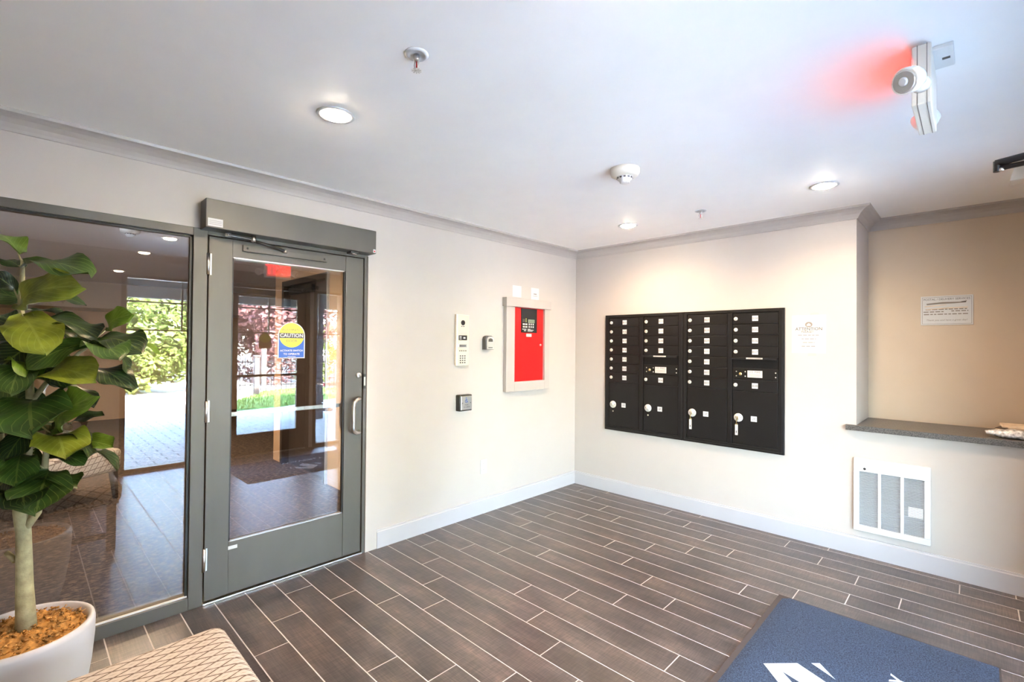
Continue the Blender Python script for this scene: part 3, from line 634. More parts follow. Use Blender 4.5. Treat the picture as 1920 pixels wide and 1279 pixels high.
g = G(); g.box(3.12, 3.42, .17, .36, .939, .956, 'bag2', .004, rot=Matrix.Rotation(.05, 3, 'Z')); g.build('folded_sheet', nb)
g = G(); g.box(3.11, 3.155, .10, .30, .944, .9465, 'lobby_door', rot=Matrix.Rotation(-.2, 3, 'Z')); g.build('printed_band', nb)
ht = thing('wall_heater', (2.6, 0, .17), 'white louvred wall heater grille under the counter', 'heater')
g = G(); hx0, hx1, hz0, hz1 = 2.400, 2.802, .175, .670; fy = -.024
cols = [(2.432, 2.534), (2.551, 2.652), (2.670, 2.771)]; z0_, z1_ = .216, .582
g.box(hx0, hx1, fy, 0, z1_, hz1, 'bright', .003); g.box(hx0, hx1, fy, 0, hz0, z0_, 'bright', .003); g.box(hx0, cols[0][0], fy, 0, z0_, z1_, 'bright', .002); g.box(cols[2][1], hx1, fy, 0, z0_, z1_, 'bright', .002)
for a, b in zip(cols, cols[1:]): g.box(a[1], b[0], fy, 0, z0_, z1_, 'bright', .002)
g.build('frame', ht)
g = G(); g.box(2.43, 2.773, -.003, 0, z0_, z1_, 'ink2'); g.build('back_plate', ht)
sl = G(); sl.box(0, .1025, -.014, .0, -.0030, .0, 'slat', rot=Matrix.Rotation(.55, 3, 'X')); sl_o = sl.build('slat'); slm = sl_o.data; bpy.data.objects.remove(sl_o)
for a, b in cols:
    for j in range(36):
        o = bpy.data.objects.new('slat', slm); COL.objects.link(o); o.location = (a, -.006, z0_+.009+j*.01005); attach(o, ht)
g = G(); g.lathe((2.462, fy, .602), [(.008, 0), (.008, -.001), (.0055, -.0015), (0, -.0015)], 'dark', 14, 'y'); g.build('thermostat_hole', ht)
g = G(); g.box(2.692, 2.765, fy+.006, fy+.009, .335, .398, 'white'); g.build('rating_plate', ht)

# ---------------------------------------------------------------- ceiling things
def downlight(x, y, label, glow, group, power, z=H, col=(1.0, .64, .35)):
    t_ = thing('ceiling_downlight', (x, y, z), label, 'ceiling light', group)
    q = G(); q.lathe((x, y, z), [(.052, -.002), (.074, -.006), (.078, -.003), (.078, 0), (.052, 0)], 'bright', 32); q.build('trim_ring', t_)
    q = G(); q.lathe((x, y, z), [(.053, -.001), (.048, -.010), (.030, -.015), (0, -.017)], glow, 28); q.build('diffuser', t_)
    l = bpy.data.lights.new('downlight_lamp', 'SPOT'); l.energy = power; l.color = col; l.shadow_soft_size = .05; l.spot_size = math.radians(160); l.spot_blend = .9
    lo = bpy.data.objects.new('downlight_lamp', l); COL.objects.link(lo); lo.location = (x, y, z-.03); attach(lo, t_)
GL = 'vestibule ceiling downlights'; PWR = 15.5
downlight(1.035, -3.122, 'round ceiling downlight in front of the automatic door', 'glow', GL, PWR)
downlight(.985, -.635, 'round ceiling downlight above the fire panel corner', 'glow', GL, PWR)
downlight(2.351, -.688, 'round ceiling downlight above the paper notice', 'glow', GL, PWR)
downlight(2.36, -3.08, 'round ceiling downlight above the patterned benches', 'glow', GL, PWR)
def sprinkler(x, y, label):
    t_ = thing('ceiling_sprinkler', (x, y, H), label, 'sprinkler', 'ceiling sprinkler heads')
    q = G(); q.lathe((x, y, H), [(.040, 0), (.040, -.004), (.030, -.008), (.026, -.004), (.014, -.004), (0, -.004)], 'bright', 28); q.build('escutcheon', t_)
    q = G(); q.lathe((x, y, H), [(.010, -.004), (.010, -.022), (.007, -.026), (0, -.026)], 'chrome', 16); q.build('body', t_)
    q = G()
    for s_ in (-1, 1): q.tube([(x+s_*.009, y, H-.022), (x+s_*.013, y, H-.035), (x+s_*.008, y, H-.050), (x, y, H-.056)], .0022, 'chrome', 8)
    q.build('frame_arms', t_)
    q = G(); q.tube([(x, y, H-.026), (x, y, H-.052)], .0022, 'red', 8); q.build('glass_bulb', t_)
    q = G(); q.lathe((x, y, H-.058), [(.0, .003), (.007, .002), (.007, 0), (0, 0)], 'chrome', 14)
    for j in range(10):
        a = 2*PI*j/10; q.box(x+.006, x+.017, y-.0022, y+.0022, H-.058, H-.0568, 'chrome', rot=Matrix.Rotation(a, 3, 'Z'), pivot=(x, y, H-.058))
    q.build('deflector', t_)
sprinkler(1.648, -3.131, 'chrome fire sprinkler head on the ceiling nearest the caution door')
sprinkler(1.59, -.66, 'chrome fire sprinkler head on the ceiling above the mailboxes')
def detector(x, y, label, s=1.0, z=H):
    t_ = thing('smoke_detector', (x, y, z), label, 'smoke detector')
    q = G(); q.lathe((x, y, z), [(.080*s, 0), (.080*s, -.022*s), (.074*s, -.036*s), (.060*s, -.044*s), (.046*s, -.046*s), (0, -.046*s)], 'ivory', 36); q.build('base', t_)
    q = G(); q.lathe((x, y, z), [(.044*s, -.045*s), (.040*s, -.058*s), (.030*s, -.061*s), (.028*s, -.074*s), (.020*s, -.079*s), (0, -.079*s)], 'white', 32); q.build('chamber', t_)
    q = G()
    for j in range(12):
        a = 2*PI*j/12; q.box(x+.0395*s, x+.0428*s, y-.006*s, y+.006*s, z-.056*s, z-.048*s, 'ink', rot=Matrix.Rotation(a, 3, 'Z'), pivot=(x, y, z))
    for j in range(8):
        a = 2*PI*j/8+.2; q.box(x+.020*s, x+.0235*s, y-.005*s, y+.005*s, z-.0775*s, z-.0765*s, 'ink2', rot=Matrix.Rotation(a, 3, 'Z'), pivot=(x, y, z))
    q.build('sensing_slots', t_)['kind'] = 'stuff'
detector(1.612, -1.733, 'ivory domed smoke detector on the ceiling in front of the mailboxes')
# exit sign with emergency lamp heads
ex = thing('exit_sign_light', (2.881, -1.92, 2.20), 'hanging exit sign box with an emergency lamp head glowing red', 'exit sign')
g = G(); g.box(2.857, 2.905, -2.07, -1.78, 2.20, 2.39, 'ivory', .003); g.box(2.8698, 2.8722, -2.0708, -1.7792, 2.1992, 2.3908, 'ink2'); g.box(2.8935, 2.8955, -2.0708, -1.7792, 2.1992, 2.3908, 'ink2'); g.build('housing', ex)
for sx_, fx in ((-1, 2.8565), (1, 2.9055)):
    g = G(); g.text('EXIT', .150, (fx, -1.925, 2.292), YP*(-1 if sx_ < 0 else 1), ZP, 'exit_red', sx=.95, bold=.025)
    if sx_ < 0: g.build('letters', ex)
    else: g.bm.free()
g = G(); g.box(2.860, 2.955, -2.0, -1.85, 2.391, H, 'white', .003); g.box(2.925, 2.945, -1.93, -1.915, 2.3902, 2.391, 'ink'); g.build('canopy', ex)
def lamp_head(c, d):
    d = Vector(d).normalized(); c = Vector(c); q = G()
    q.tube([c-d*.03, c-d*.02, c+d*.0, c+d*.03, c+d*.034], [.012, .030, .038, .040, .038], 'white', 24); h_ = q.build('lamp_head', ex)
    q = G(); q.tube([c+d*.0345, c+d*.038], [.034, .030], 'lens', 24); q.tube([c+d*.038, c+d*.042], [.014, .010], 'card', 16); q.build('lamp_lens', h_)
    return h_
g = G(); g.tube([(2.881, -2.07, 2.262), (2.881, -2.082, 2.262), (2.881, -2.095, 2.262)], [.026, .022, .014], 'white', 20); g.build('swivel', ex)
lamp_head((2.862, -2.13, 2.262), (-.45, -.75, -.35))
lamp_head((2.880, -1.735, 2.275), (-.6, .5, -.3))
g = G(); g.tube([(2.881, -1.78, 2.28), (2.881, -1.755, 2.28)], [.020, .012], 'white', 16); g.build('swivel', ex)
el = bpy.data.lights.new('exit_letter_light', 'AREA'); el.shape = 'RECTANGLE'; el.size = .26; el.size_y = .15; el.energy = .08; el.color = (1, .03, .02)
elo = bpy.data.objects.new('exit_letter_light', el); COL.objects.link(elo); elo.location = (2.852, -1.925, 2.292); elo.rotation_euler = Vector((-1, 0, 0)).to_track_quat('-Z', 'Y').to_euler(); attach(elo, ex)

cb = thing('ceiling_sensor_box', (3.2, -.40, 2.33), 'beige sensor box on the ceiling beside the storefront arm', 'sensor')
g = G(); g.prism([(0, 0), (.16, 0), (.16, .10), (.025, .10)], (3.135, -.36, 2.305), XP, ZP, .11, 'ivory'); g.build('cover', cb)
g = G(); g.box(3.20, 3.25, -.4705, -.47, 2.33, 2.36, 'ink2'); g.build('lens', cb)
# ---------------------------------------------------------------- entry mat
em = thing('entry_mat', (2.66, -1.70, 0), 'blue entrance mat with a white angular logo on the tile floor', 'mat')
mx0, mx1, my0, my1 = 2.192, 3.085, -2.43, -.987
g = G(); g.box(mx0, mx1, my0, my1, .0005, .004, 'mat_edge', .001); g.build('rubber_edge', em)
g = G(); n1, n2 = 24, 40; vs = []
for i in range(n1+1):
    for j in range(n2+1):
        e_ = min(i, n1-i, j, n2-j); vs.append((mx0+.022+(mx1-mx0-.026)*i/n1, my0+.022+(my1-my0-.026)*j/n2, .0035 if e_ == 0 else .0095+random.uniform(-.0006, .0006)))
g.faces(vs, [[i*(n2+1)+j, (i+1)*(n2+1)+j, (i+1)*(n2+1)+j+1, i*(n2+1)+j+1] for i in range(n1) for j in range(n2)], 'pile', True); g.build('pile', em)
g = G(); zl = .0102
g.prism([(2.322, -1.717), (2.430, -1.607), (2.640, -1.700), (2.570, -1.770), (2.398, -1.716), (2.530, -1.840), (2.450, -1.850)], (0, 0, zl), XP, YP, .0006, 'mat_white')
g.prism([(2.475, -1.563), (2.502, -1.536), (2.575, -1.612)], (0, 0, zl), XP, YP, .0006, 'mat_white')
g.prism([(2.478, -1.902), (2.530, -1.868), (2.540, -1.885)], (0, 0, zl), XP, YP, .0006, 'mat_white')
g.text('WAVERLY', .105, (2.78, -1.645, zl), YP, -XP, 'mat_white', sx=1.05, bold=.012, thick=.0006); g.build('logo', em)

# ---------------------------------------------------------------- benches
def bench(x0, x1, y0, y1, label):
    t_ = thing('upholstered_bench', ((x0+x1)/2, (y0+y1)/2, 0), label, 'bench', 'patterned upholstered benches')
    q = G(); q.box(x0, x1, y0, y1, .325, .462, 'trellis', .045, 5); so = q.build('seat', t_)
    for p in so.data.polygons: p.use_smooth = True
    q = G(); q.tube([(x0+.02, y0+.02, .325), (x1-.02, y0+.02, .325), (x1-.02, y1-.02, .325), (x0+.02, y1-.02, .325), (x0+.02, y0+.02, .325)], .006, 'trellis', 8); q.build('piping', t_)
    for xa in (x0+.03, x1-.08):
        for ya in (y0+.03, y1-.08):
            q = G(); q.box(xa, xa+.05, ya, ya+.05, 0, .324, 'wood_leg', .003); q.build('leg', t_)
        q = G(); q.box(xa+.012, xa+.038, y0+.08, y1-.08, .085, .125, 'wood_leg', .003); q.build('stretcher', t_)
    return t_
bench(1.125, 2.44, -4.12, -3.545, 'long cream woven-pattern bench beside the potted fig')
bench(2.56, 3.42, -4.12, -3.545, 'shorter cream woven-pattern bench beside the storefront sidelight')

# ---------------------------------------------------------------- potted fiddle-leaf fig
pc = (.555, -4.035)
pt = thing('potted_fig', (pc[0], pc[1], 0), 'tall fiddle-leaf fig in a white bowl pot beside the glass pane', 'potted plant')
g = G(); g.lathe((pc[0], pc[1], 0), [(.135, 0), (.150, .006), (.176, .10), (.194, .22), (.202, .32), (.203, .372), (.200, .388), (.192, .392), (.184, .388), (.178, .36), (.170, .33), (0, .33)], 'pot', 48); g.build('pot', pt)
g = G(); vs = []; fs = []; R_ = 15; Sg = 56; rr_ = random.Random(4)
for i in range(R_+1):
    for j in range(Sg):
        r = .177*i/R_; a = 2*PI*j/Sg
        vs.append((pc[0]+r*math.cos(a), pc[1]+r*math.sin(a), .372+.012*(1-(i/R_)**2) + (rr_.uniform(-.009, .010) if i < R_ else -.012)))
for i in range(R_):
    for j in range(Sg): fs.append([i*Sg+j, i*Sg+(j+1) % Sg, (i+1)*Sg+(j+1) % Sg, (i+1)*Sg+j])
g.faces(vs, fs, 'moss', True)
for q in range(420):
    r = .172*math.sqrt(rr_.random()); a = rr_.uniform(0, 2*PI); c_ = Vector((pc[0]+r*math.cos(a), pc[1]+r*math.sin(a), .378+.012*(1-(r/.177)**2))); s_ = rr_.uniform(.006, .013)
    pts = [c_+Vector((rr_.uniform(-1, 1), rr_.uniform(-1, 1), rr_.uniform(-.4, 1)))*s_ for _ in range(4)]
    g.faces(pts, [(0, 1, 2), (0, 2, 3), (0, 3, 1), (1, 3, 2)], 'moss', True)
ms_ = g.build('moss_filling', pt); ms_['kind'] = 'stuff'
stem = [(0.543, -4.02, 0.36), (0.538, -4.027, 0.536), (0.535, -4.032, 0.728), (0.53, -4.039, 0.805), (0.527, -4.043, 0.882), (0.544, -4.028, 1.017), (0.555, -4.02, 1.152), (0.551, -4.026, 1.306), (0.537, -4.041, 1.46), (0.528, -4.052, 1.556), (0.533, -4.048, 1.653), (0.533, -4.049, 1.712)]
g = G(); g.tube(stem, [.030, .024, .021, .023, .019, .015, .013, .011, .010, .008, .007, .005], 'bark', 16)
g.tube([(.535, -4.031, .74), (.555, -4.0, .80), (.585, -3.985, .88), (.60, -3.98, 1.02), (.60, -3.975, 1.12)], [.014, .014, .011, .009, .006], 'bark', 12)
g.tube([(.52, -4.05, .63), (.495, -4.075, .66)], [.011, .008], 'bark', 10)
g.tube([(.53, -4.039, .80), (.49, -4.07, .88), (.46, -4.09, 1.02), (.45, -4.10, 1.2)], [.013, .011, .009, .006], 'bark', 12)
g.build('trunk', pt)
g = G(); g.tube([(.555, -4.02, 1.20), (.564, -3.984, 1.266), (.628, -3.896, 1.384), (.655, -3.857, 1.418), (.76, -3.755, 1.418)], [.008, .008, .006, .005, .003], 'bark', 10)
g.tube([(.628, -3.896, 1.384), (.650, -3.82, 1.476)], [.005, .003], 'bark', 8); g.build('branch', pt)
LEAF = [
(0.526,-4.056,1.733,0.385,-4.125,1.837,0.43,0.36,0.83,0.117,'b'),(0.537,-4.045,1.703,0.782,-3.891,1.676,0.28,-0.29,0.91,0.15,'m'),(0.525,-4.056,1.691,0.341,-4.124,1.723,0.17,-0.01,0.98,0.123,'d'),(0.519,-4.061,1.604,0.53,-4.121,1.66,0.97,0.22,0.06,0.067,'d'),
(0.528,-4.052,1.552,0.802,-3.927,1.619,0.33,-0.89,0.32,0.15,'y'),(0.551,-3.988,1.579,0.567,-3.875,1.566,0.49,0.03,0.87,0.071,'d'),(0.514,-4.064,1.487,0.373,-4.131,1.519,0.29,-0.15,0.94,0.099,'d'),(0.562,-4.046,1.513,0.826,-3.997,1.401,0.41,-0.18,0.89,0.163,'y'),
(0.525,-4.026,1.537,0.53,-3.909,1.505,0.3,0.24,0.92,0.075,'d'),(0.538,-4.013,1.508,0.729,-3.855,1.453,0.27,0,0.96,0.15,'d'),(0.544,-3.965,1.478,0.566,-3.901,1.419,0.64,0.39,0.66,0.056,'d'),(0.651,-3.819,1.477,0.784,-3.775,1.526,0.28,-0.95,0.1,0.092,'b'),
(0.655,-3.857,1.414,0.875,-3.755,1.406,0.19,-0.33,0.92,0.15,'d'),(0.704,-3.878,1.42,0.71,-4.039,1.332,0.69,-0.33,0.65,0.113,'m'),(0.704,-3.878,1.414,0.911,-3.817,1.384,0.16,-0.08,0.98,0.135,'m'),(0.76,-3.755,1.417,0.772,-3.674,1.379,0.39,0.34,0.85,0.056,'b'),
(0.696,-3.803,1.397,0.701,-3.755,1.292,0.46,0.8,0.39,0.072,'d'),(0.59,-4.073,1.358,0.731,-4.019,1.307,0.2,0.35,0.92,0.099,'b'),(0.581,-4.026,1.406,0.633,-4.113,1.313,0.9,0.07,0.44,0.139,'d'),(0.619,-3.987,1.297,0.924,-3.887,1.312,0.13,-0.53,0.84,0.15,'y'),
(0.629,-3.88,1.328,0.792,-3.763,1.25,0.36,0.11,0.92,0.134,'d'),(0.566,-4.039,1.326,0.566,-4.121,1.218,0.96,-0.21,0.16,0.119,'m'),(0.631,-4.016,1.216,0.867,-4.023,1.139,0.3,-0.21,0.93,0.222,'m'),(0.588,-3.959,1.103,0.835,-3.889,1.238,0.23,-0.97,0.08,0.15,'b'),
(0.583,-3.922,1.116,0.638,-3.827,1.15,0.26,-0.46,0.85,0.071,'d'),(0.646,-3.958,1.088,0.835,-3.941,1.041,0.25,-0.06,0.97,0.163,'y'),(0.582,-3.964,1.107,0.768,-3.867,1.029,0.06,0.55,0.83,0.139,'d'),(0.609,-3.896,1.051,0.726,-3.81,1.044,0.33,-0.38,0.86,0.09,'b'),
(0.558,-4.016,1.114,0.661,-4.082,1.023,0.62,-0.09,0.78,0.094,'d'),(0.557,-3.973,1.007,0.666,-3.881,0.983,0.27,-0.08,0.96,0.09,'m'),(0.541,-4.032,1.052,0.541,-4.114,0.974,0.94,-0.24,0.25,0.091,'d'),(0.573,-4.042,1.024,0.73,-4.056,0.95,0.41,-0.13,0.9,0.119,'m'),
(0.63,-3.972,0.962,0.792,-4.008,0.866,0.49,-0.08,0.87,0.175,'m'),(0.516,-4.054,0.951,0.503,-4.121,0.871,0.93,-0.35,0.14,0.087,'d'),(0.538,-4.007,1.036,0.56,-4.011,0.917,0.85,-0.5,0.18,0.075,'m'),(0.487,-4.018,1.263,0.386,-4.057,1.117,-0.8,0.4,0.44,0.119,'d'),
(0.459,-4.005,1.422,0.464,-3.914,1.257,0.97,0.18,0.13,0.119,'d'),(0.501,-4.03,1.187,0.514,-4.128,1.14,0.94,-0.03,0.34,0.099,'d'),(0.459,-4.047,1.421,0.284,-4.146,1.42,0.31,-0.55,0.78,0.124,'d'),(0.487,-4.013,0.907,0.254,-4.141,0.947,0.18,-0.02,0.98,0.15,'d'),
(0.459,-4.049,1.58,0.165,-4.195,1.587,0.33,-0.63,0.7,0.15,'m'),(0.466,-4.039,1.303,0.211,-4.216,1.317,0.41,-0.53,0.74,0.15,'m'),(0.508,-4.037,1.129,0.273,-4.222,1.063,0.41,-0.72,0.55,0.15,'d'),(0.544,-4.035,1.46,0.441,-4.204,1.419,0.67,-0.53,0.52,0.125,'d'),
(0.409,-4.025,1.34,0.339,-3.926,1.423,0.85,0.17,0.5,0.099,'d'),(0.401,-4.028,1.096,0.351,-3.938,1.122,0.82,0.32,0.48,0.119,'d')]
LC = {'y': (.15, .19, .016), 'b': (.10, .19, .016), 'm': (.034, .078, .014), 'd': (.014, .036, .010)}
lr = random.Random(11)
for q_ in range(20):
    sb = stem[4+q_ % 5]; a_ = 2.399*q_+.6; z_ = sb[2]+lr.uniform(-.03, .05); l_ = lr.uniform(.17, .25); e_ = lr.uniform(-.5, .25); b0_ = (sb[0]+.03*math.cos(a_), sb[1]+.03*math.sin(a_), z_)
    LEAF.append((*b0_, b0_[0]+l_*math.cos(a_), b0_[1]+l_*math.sin(a_), z_+l_*e_, -.3*math.cos(a_), -.3*math.sin(a_), .95, l_*.62, 'd' if q_ % 3 else 'm'))
for L_ in LEAF:
    b = Vector(L_[:3]); t_ = Vector(L_[3:6]); n_ = Vector(L_[6:9]); wd = L_[9]; axv = t_-b; ln = axv.length; ax = axv.normalized()
    n_ = (n_-ax*n_.dot(ax)).normalized(); sd = ax.cross(n_); q = G(); ns_, nt_ = 12, 8; ph = lr.uniform(0, 6); vs = []; uvs = []
    bow = lr.uniform(.05, .12); fold = lr.uniform(.10, .24); wav = lr.uniform(.06, .13)
    for i in range(ns_+1):
        s_ = i/ns_
        prof = (s_**.5)*((1-s_)**.42)*1.68*(1+.10*math.sin(s_*5.5+3.6)) if 0 < s_ < 1 else .02
        for j in range(nt_+1):
            t2 = -1+2*j/nt_; pw = wd/2*prof
            h_ = bow*ln*math.sin(PI*s_) + fold*pw*abs(t2)**1.4 + wav*wd*math.sin(s_*10+ph+(1.6 if t2 > 0 else 0))*t2*t2 - .07*ln*s_**3
            vs.append(b+ax*(ln*s_)+sd*(pw*t2)+n_*h_); uvs.append((s_, t2))
    fs = [[i*(nt_+1)+j, (i+1)*(nt_+1)+j, (i+1)*(nt_+1)+j+1, i*(nt_+1)+j+1] for i in range(ns_) for j in range(nt_)]
    q.faces(vs, fs, 'leaf', True); q.bm.verts.index_update(); ul = q.bm.loops.layers.uv.new('uv')
    for f_ in q.bm.faces:
        for lp in f_.loops: lp[ul].uv = uvs[lp.vert.index]
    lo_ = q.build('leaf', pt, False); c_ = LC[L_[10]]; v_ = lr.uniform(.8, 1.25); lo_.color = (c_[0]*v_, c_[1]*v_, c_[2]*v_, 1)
    core = min(((Vector(s_)-b).length, s_) for s_ in stem)
    if core[0] < .14:
        q = G(); q.tube([Vector(core[1]), (Vector(core[1])+b)/2+Vector((0, 0, -.008)), b+ax*.012], [.0035, .003, .0025], 'bark', 6); q.build('leaf_stalk', pt)

# ---------------------------------------------------------------- storefront in the right wall (door and sidelights)
def storefront(name, y0, y1, label, door=False):
    s_ = sgroup(name, (XC, (y0+y1)/2, 0), label); zt = 2.16; f_ = .05
    q = G(); q.box(XC+.01, XC+.12, y0, y0+f_, 0, zt, 'ext_frame'); q.box(XC+.01, XC+.12, y1-f_, y1, 0, zt, 'ext_frame'); q.box(XC+.01, XC+.12, y0+f_, y1-f_, zt-f_+.02, zt, 'ext_frame')
    if not door: q.box(XC+.01, XC+.12, y0+f_, y1-f_, 0, .04, 'ext_frame'); q.box(XC+.005, XC+.012, y0+f_, y1-f_, .036, .046, 'white')
    q.build('frame', s_)
    a, b, c, d = y0+f_, y1-f_, .046, zt-.03
    if door:
        ll = (-2.155, -1.43, .28, 2.02)
        q = G(); q.box(XC+.03, XC+.075, a+.003, ll[0], .012, zt-.035, 'ext_frame', .002); q.build('stile', s_)
        q = G(); q.box(XC+.03, XC+.075, ll[1], b-.003, .012, zt-.035, 'ext_frame', .002); q.build('stile', s_)
        q = G(); q.box(XC+.03, XC+.075, ll[0], ll[1], .012, ll[2], 'ext_frame', .002); q.build('bottom_rail', s_)
        q = G(); q.box(XC+.03, XC+.075, ll[0], ll[1], ll[3], zt-.035, 'ext_frame', .002); q.build('top_rail', s_)
        q = G(); q.box(XC-.03, XC-.005, ll[0]-.06, ll[1]+.10, 1.00, 1.03, 'ext_frame', .004)
        for yy_ in (ll[0]-.05, ll[1]+.08): q.box(XC-.02, XC+.035, yy_, yy_+.025, 1.002, 1.028, 'ext_frame')
        q.build('push_bar', s_)
        q = G(); q.box(XC-.02, XC+.13, y0+.05, y1-.05, 0, .011, 'chrome'); q.build('threshold', s_)
        a, b, c, d = ll
    q = G(); q.box(XC+.05, XC+.056, a, b, c, d, 'glass2'); q.build('pane', s_)
    for z_ in (1.876, 1.562):
        q = G(); q.box(XC+.040, XC+.066, a, b, z_-.008, z_+.008, 'ext_frame'); q.build('muntin', s_)
    vy = {'window_2': -2.742, 'door_2': -1.788, 'window_3': -1.12}[name]
    q = G(); q.box(XC+.040, XC+.066, vy-.008, vy+.008, 1.570, d, 'ext_frame'); q.build('muntin', s_)
    return s_
storefront('window_2', *OP[0], 'tall sidelight window with thin grid bars beside the storefront door')
storefront('door_2', *OP[1], 'bronze framed storefront door with a gridded glass lite', True)
storefront('window_3', *OP[2], 'tall sidelight window with thin grid bars by the niche corner')
eo = thing('storefront_door_operator', (XC, -1.5, 2.17), 'dark door operator housing with a folding arm above the storefront door', 'door opener')
g = G(); g.box(XC-.11, XC, -2.26, -1.24, 2.165, 2.315, 'dark', .003); g.build('housing', eo)
g = G(); g.cyl((XC-.06, -1.40, 2.135), (XC-.06, -1.40, 2.165), .014, .014, 'chrome', 14); g.tube([(XC-.06, -1.40, 2.145), (3.20, -1.375, 2.176), (3.062, -1.36, 2.162)], [.010, .013, .015], 'dark', 10); g.build('main_arm', eo)
g = G(); g.cyl((3.066, -1.362, 2.128), (3.066, -1.362, 2.17), .011, .011, 'dark', 12); g.lathe((3.078, -1.366, 2.134), [(.008, -.006), (.008, .006)], 'chrome', 12); g.tube([(3.066, -1.362, 2.140), (3.28, -1.34, 2.158), (XC-.012, -1.335, 2.14)], .010, 'dark', 10); g.box(XC-.016, XC+.03, -1.39, -1.28, 2.125, 2.152, 'dark', .002); g.build('forearm', eo)
ss = thing('entry_sticker', (XC, -1.9, 1.33), 'sticker backing on the storefront door lite', 'sticker')
g = G(); g.prism(arch(.15, .20), (XC+.0565, -1.83, 1.36), -YP, ZP, -.0006, 'lobby_wall'); g.build('backing', ss)
g = G(); g.prism([(.066*math.cos(a), .055*math.sin(a)) for a in [2*PI*j/30 for j in range(30)]], (XC+.0495, -1.83, 1.49), -YP, ZP, .0004, 'yellow'); g.build('yellow_disc', ss)

# ---------------------------------------------------------------- lobby behind the glass
g = G(); g.box(-9.5, -.12, -8.0, 3.0, -.06, 0, 'carpet'); struct(g.build('floor_lobby'), 'brown flecked carpet in the lobby behind the glass')
g = G(); g.box(-9.5, -.12, -8.0, 3.0, H, H+.15, 'lobby_ceil'); struct(g.build('ceiling_lobby'), 'lobby ceiling behind the glass')
LY = -1.86
g = G(); g.box(-1.72, -.12, LY, LY+.14, 0, H, 'lobby_wall'); g.box(-3.20, -2.94, LY, LY+.14, 0, H, 'lobby_wall'); g.box(-2.94, -1.72, LY, LY+.14, 2.16, H, 'lobby_wall'); g.box(-3.20, -3.06, LY+.14, 1.2, 0, H, 'lobby_wall')
struct(g.build('wall_lobby_side'), 'tan lobby wall with a dark doorway')
g = G(); g.box(-8.6, -8.46, -8.0, 3.0, 0, H, 'lobby_wall'); g.box(-8.46, -7.3, -8.0, 3.0, 1.98, H, 'lobby_soffit'); struct(g.build('wall_lobby_far'), 'tan far wall of the lobby under a deep soffit')
g = G(); g.box(-9.5, -.12, -8.14, -8.0, 0, H, 'lobby_wall'); g.box(-9.5, -.12, 3.0, 3.14, 0, H, 'lobby_wall'); struct(g.build('wall_lobby_end'), 'tan end walls of the lobby')
g = G(); g.sweep([(-3.20, LY), (-.12, LY)], [(a, H+b) for a, b in cr], 'lobby_soffit'); struct(g.build('trim_3'), 'lobby crown moulding')
ld = sgroup('door_3', (-2.33, LY, 0), 'dark espresso door in the lobby wall')
g = G(); g.box(-2.94, -2.88, LY-.02, LY+.12, 0, 2.16, 'lobby_door'); g.box(-1.78, -1.745, LY-.02, LY+.12, 0, 2.16, 'lobby_door'); g.box(-1.745, -1.72, LY-.02, LY+.12, 0, 2.16, 'silver'); g.box(-2.88, -1.78, LY-.02, LY+.12, 2.10, 2.16, 'lobby_door'); g.build('frame', ld)
g = G(); g.box(-2.88, -1.78, LY+.06, LY+.105, .01, 2.10, 'lobby_door', .003); g.build('leaf', ld)
g = G(); g.box(-2.84, -2.2, LY+.02, LY+.06, 2.0, 2.08, 'dark', .004); g.build('closer', ld)
g = G(); g.tube([(-1.87, LY+.06, 1.0), (-1.87, LY+.01, 1.0), (-1.99, LY+.01, 1.0)], .010, 'chrome', 10); g.build('lever_handle', ld)
GL2 = 'lobby ceiling downlights'
for x_, n_, in ((-1.6, 'nearest the glass pane'), (-3.5, 'above the lobby ottoman'), (-5.43, 'beyond the ottoman')):
    downlight(x_, -3.12, 'round warm lobby downlight ' + n_, 'glow2', GL2, 46.0, col=(1.0, .72, .46))
detector(-2.254, -3.40, 'lobby smoke detector beside the warm lobby downlights', .9)
def ottoman(cx_, cy_, rot_, label):
    t_ = thing('lobby_ottoman', (cx_, cy_, 0), label, 'ottoman', 'lobby ottomans'); Rm = Matrix.Rotation(rot_, 3, 'Z'); pv = (cx_, cy_, 0); h_ = .315
    q = G(); q.box(cx_-h_, cx_+h_, cy_-h_, cy_+h_, .245, .455, 'trellis', .04, 4, rot=Rm, pivot=pv); so = q.build('seat', t_)
    for p in so.data.polygons: p.use_smooth = True
    for sx_ in (-1, 1):
        for sy_ in (-1, 1):
            a_ = Rm @ Vector((sx_*(h_-.05), sy_*(h_-.05), 0)); b_ = Rm @ Vector((sx_*(h_-.035), sy_*(h_-.035), 0))
            q = G(); q.tube([Vector((cx_, cy_, .246))+a_, Vector((cx_, cy_, 0))+b_], [.034, .020], 'wood_leg', 4, False); q.build('leg', t_)
ottoman(-2.75, -3.80, math.radians(27), 'square patterned ottoman on the lobby carpet behind the fig')
ottoman(-2.75, -4.75, math.radians(20), 'square patterned ottoman on the lobby carpet farther behind the fig pot')

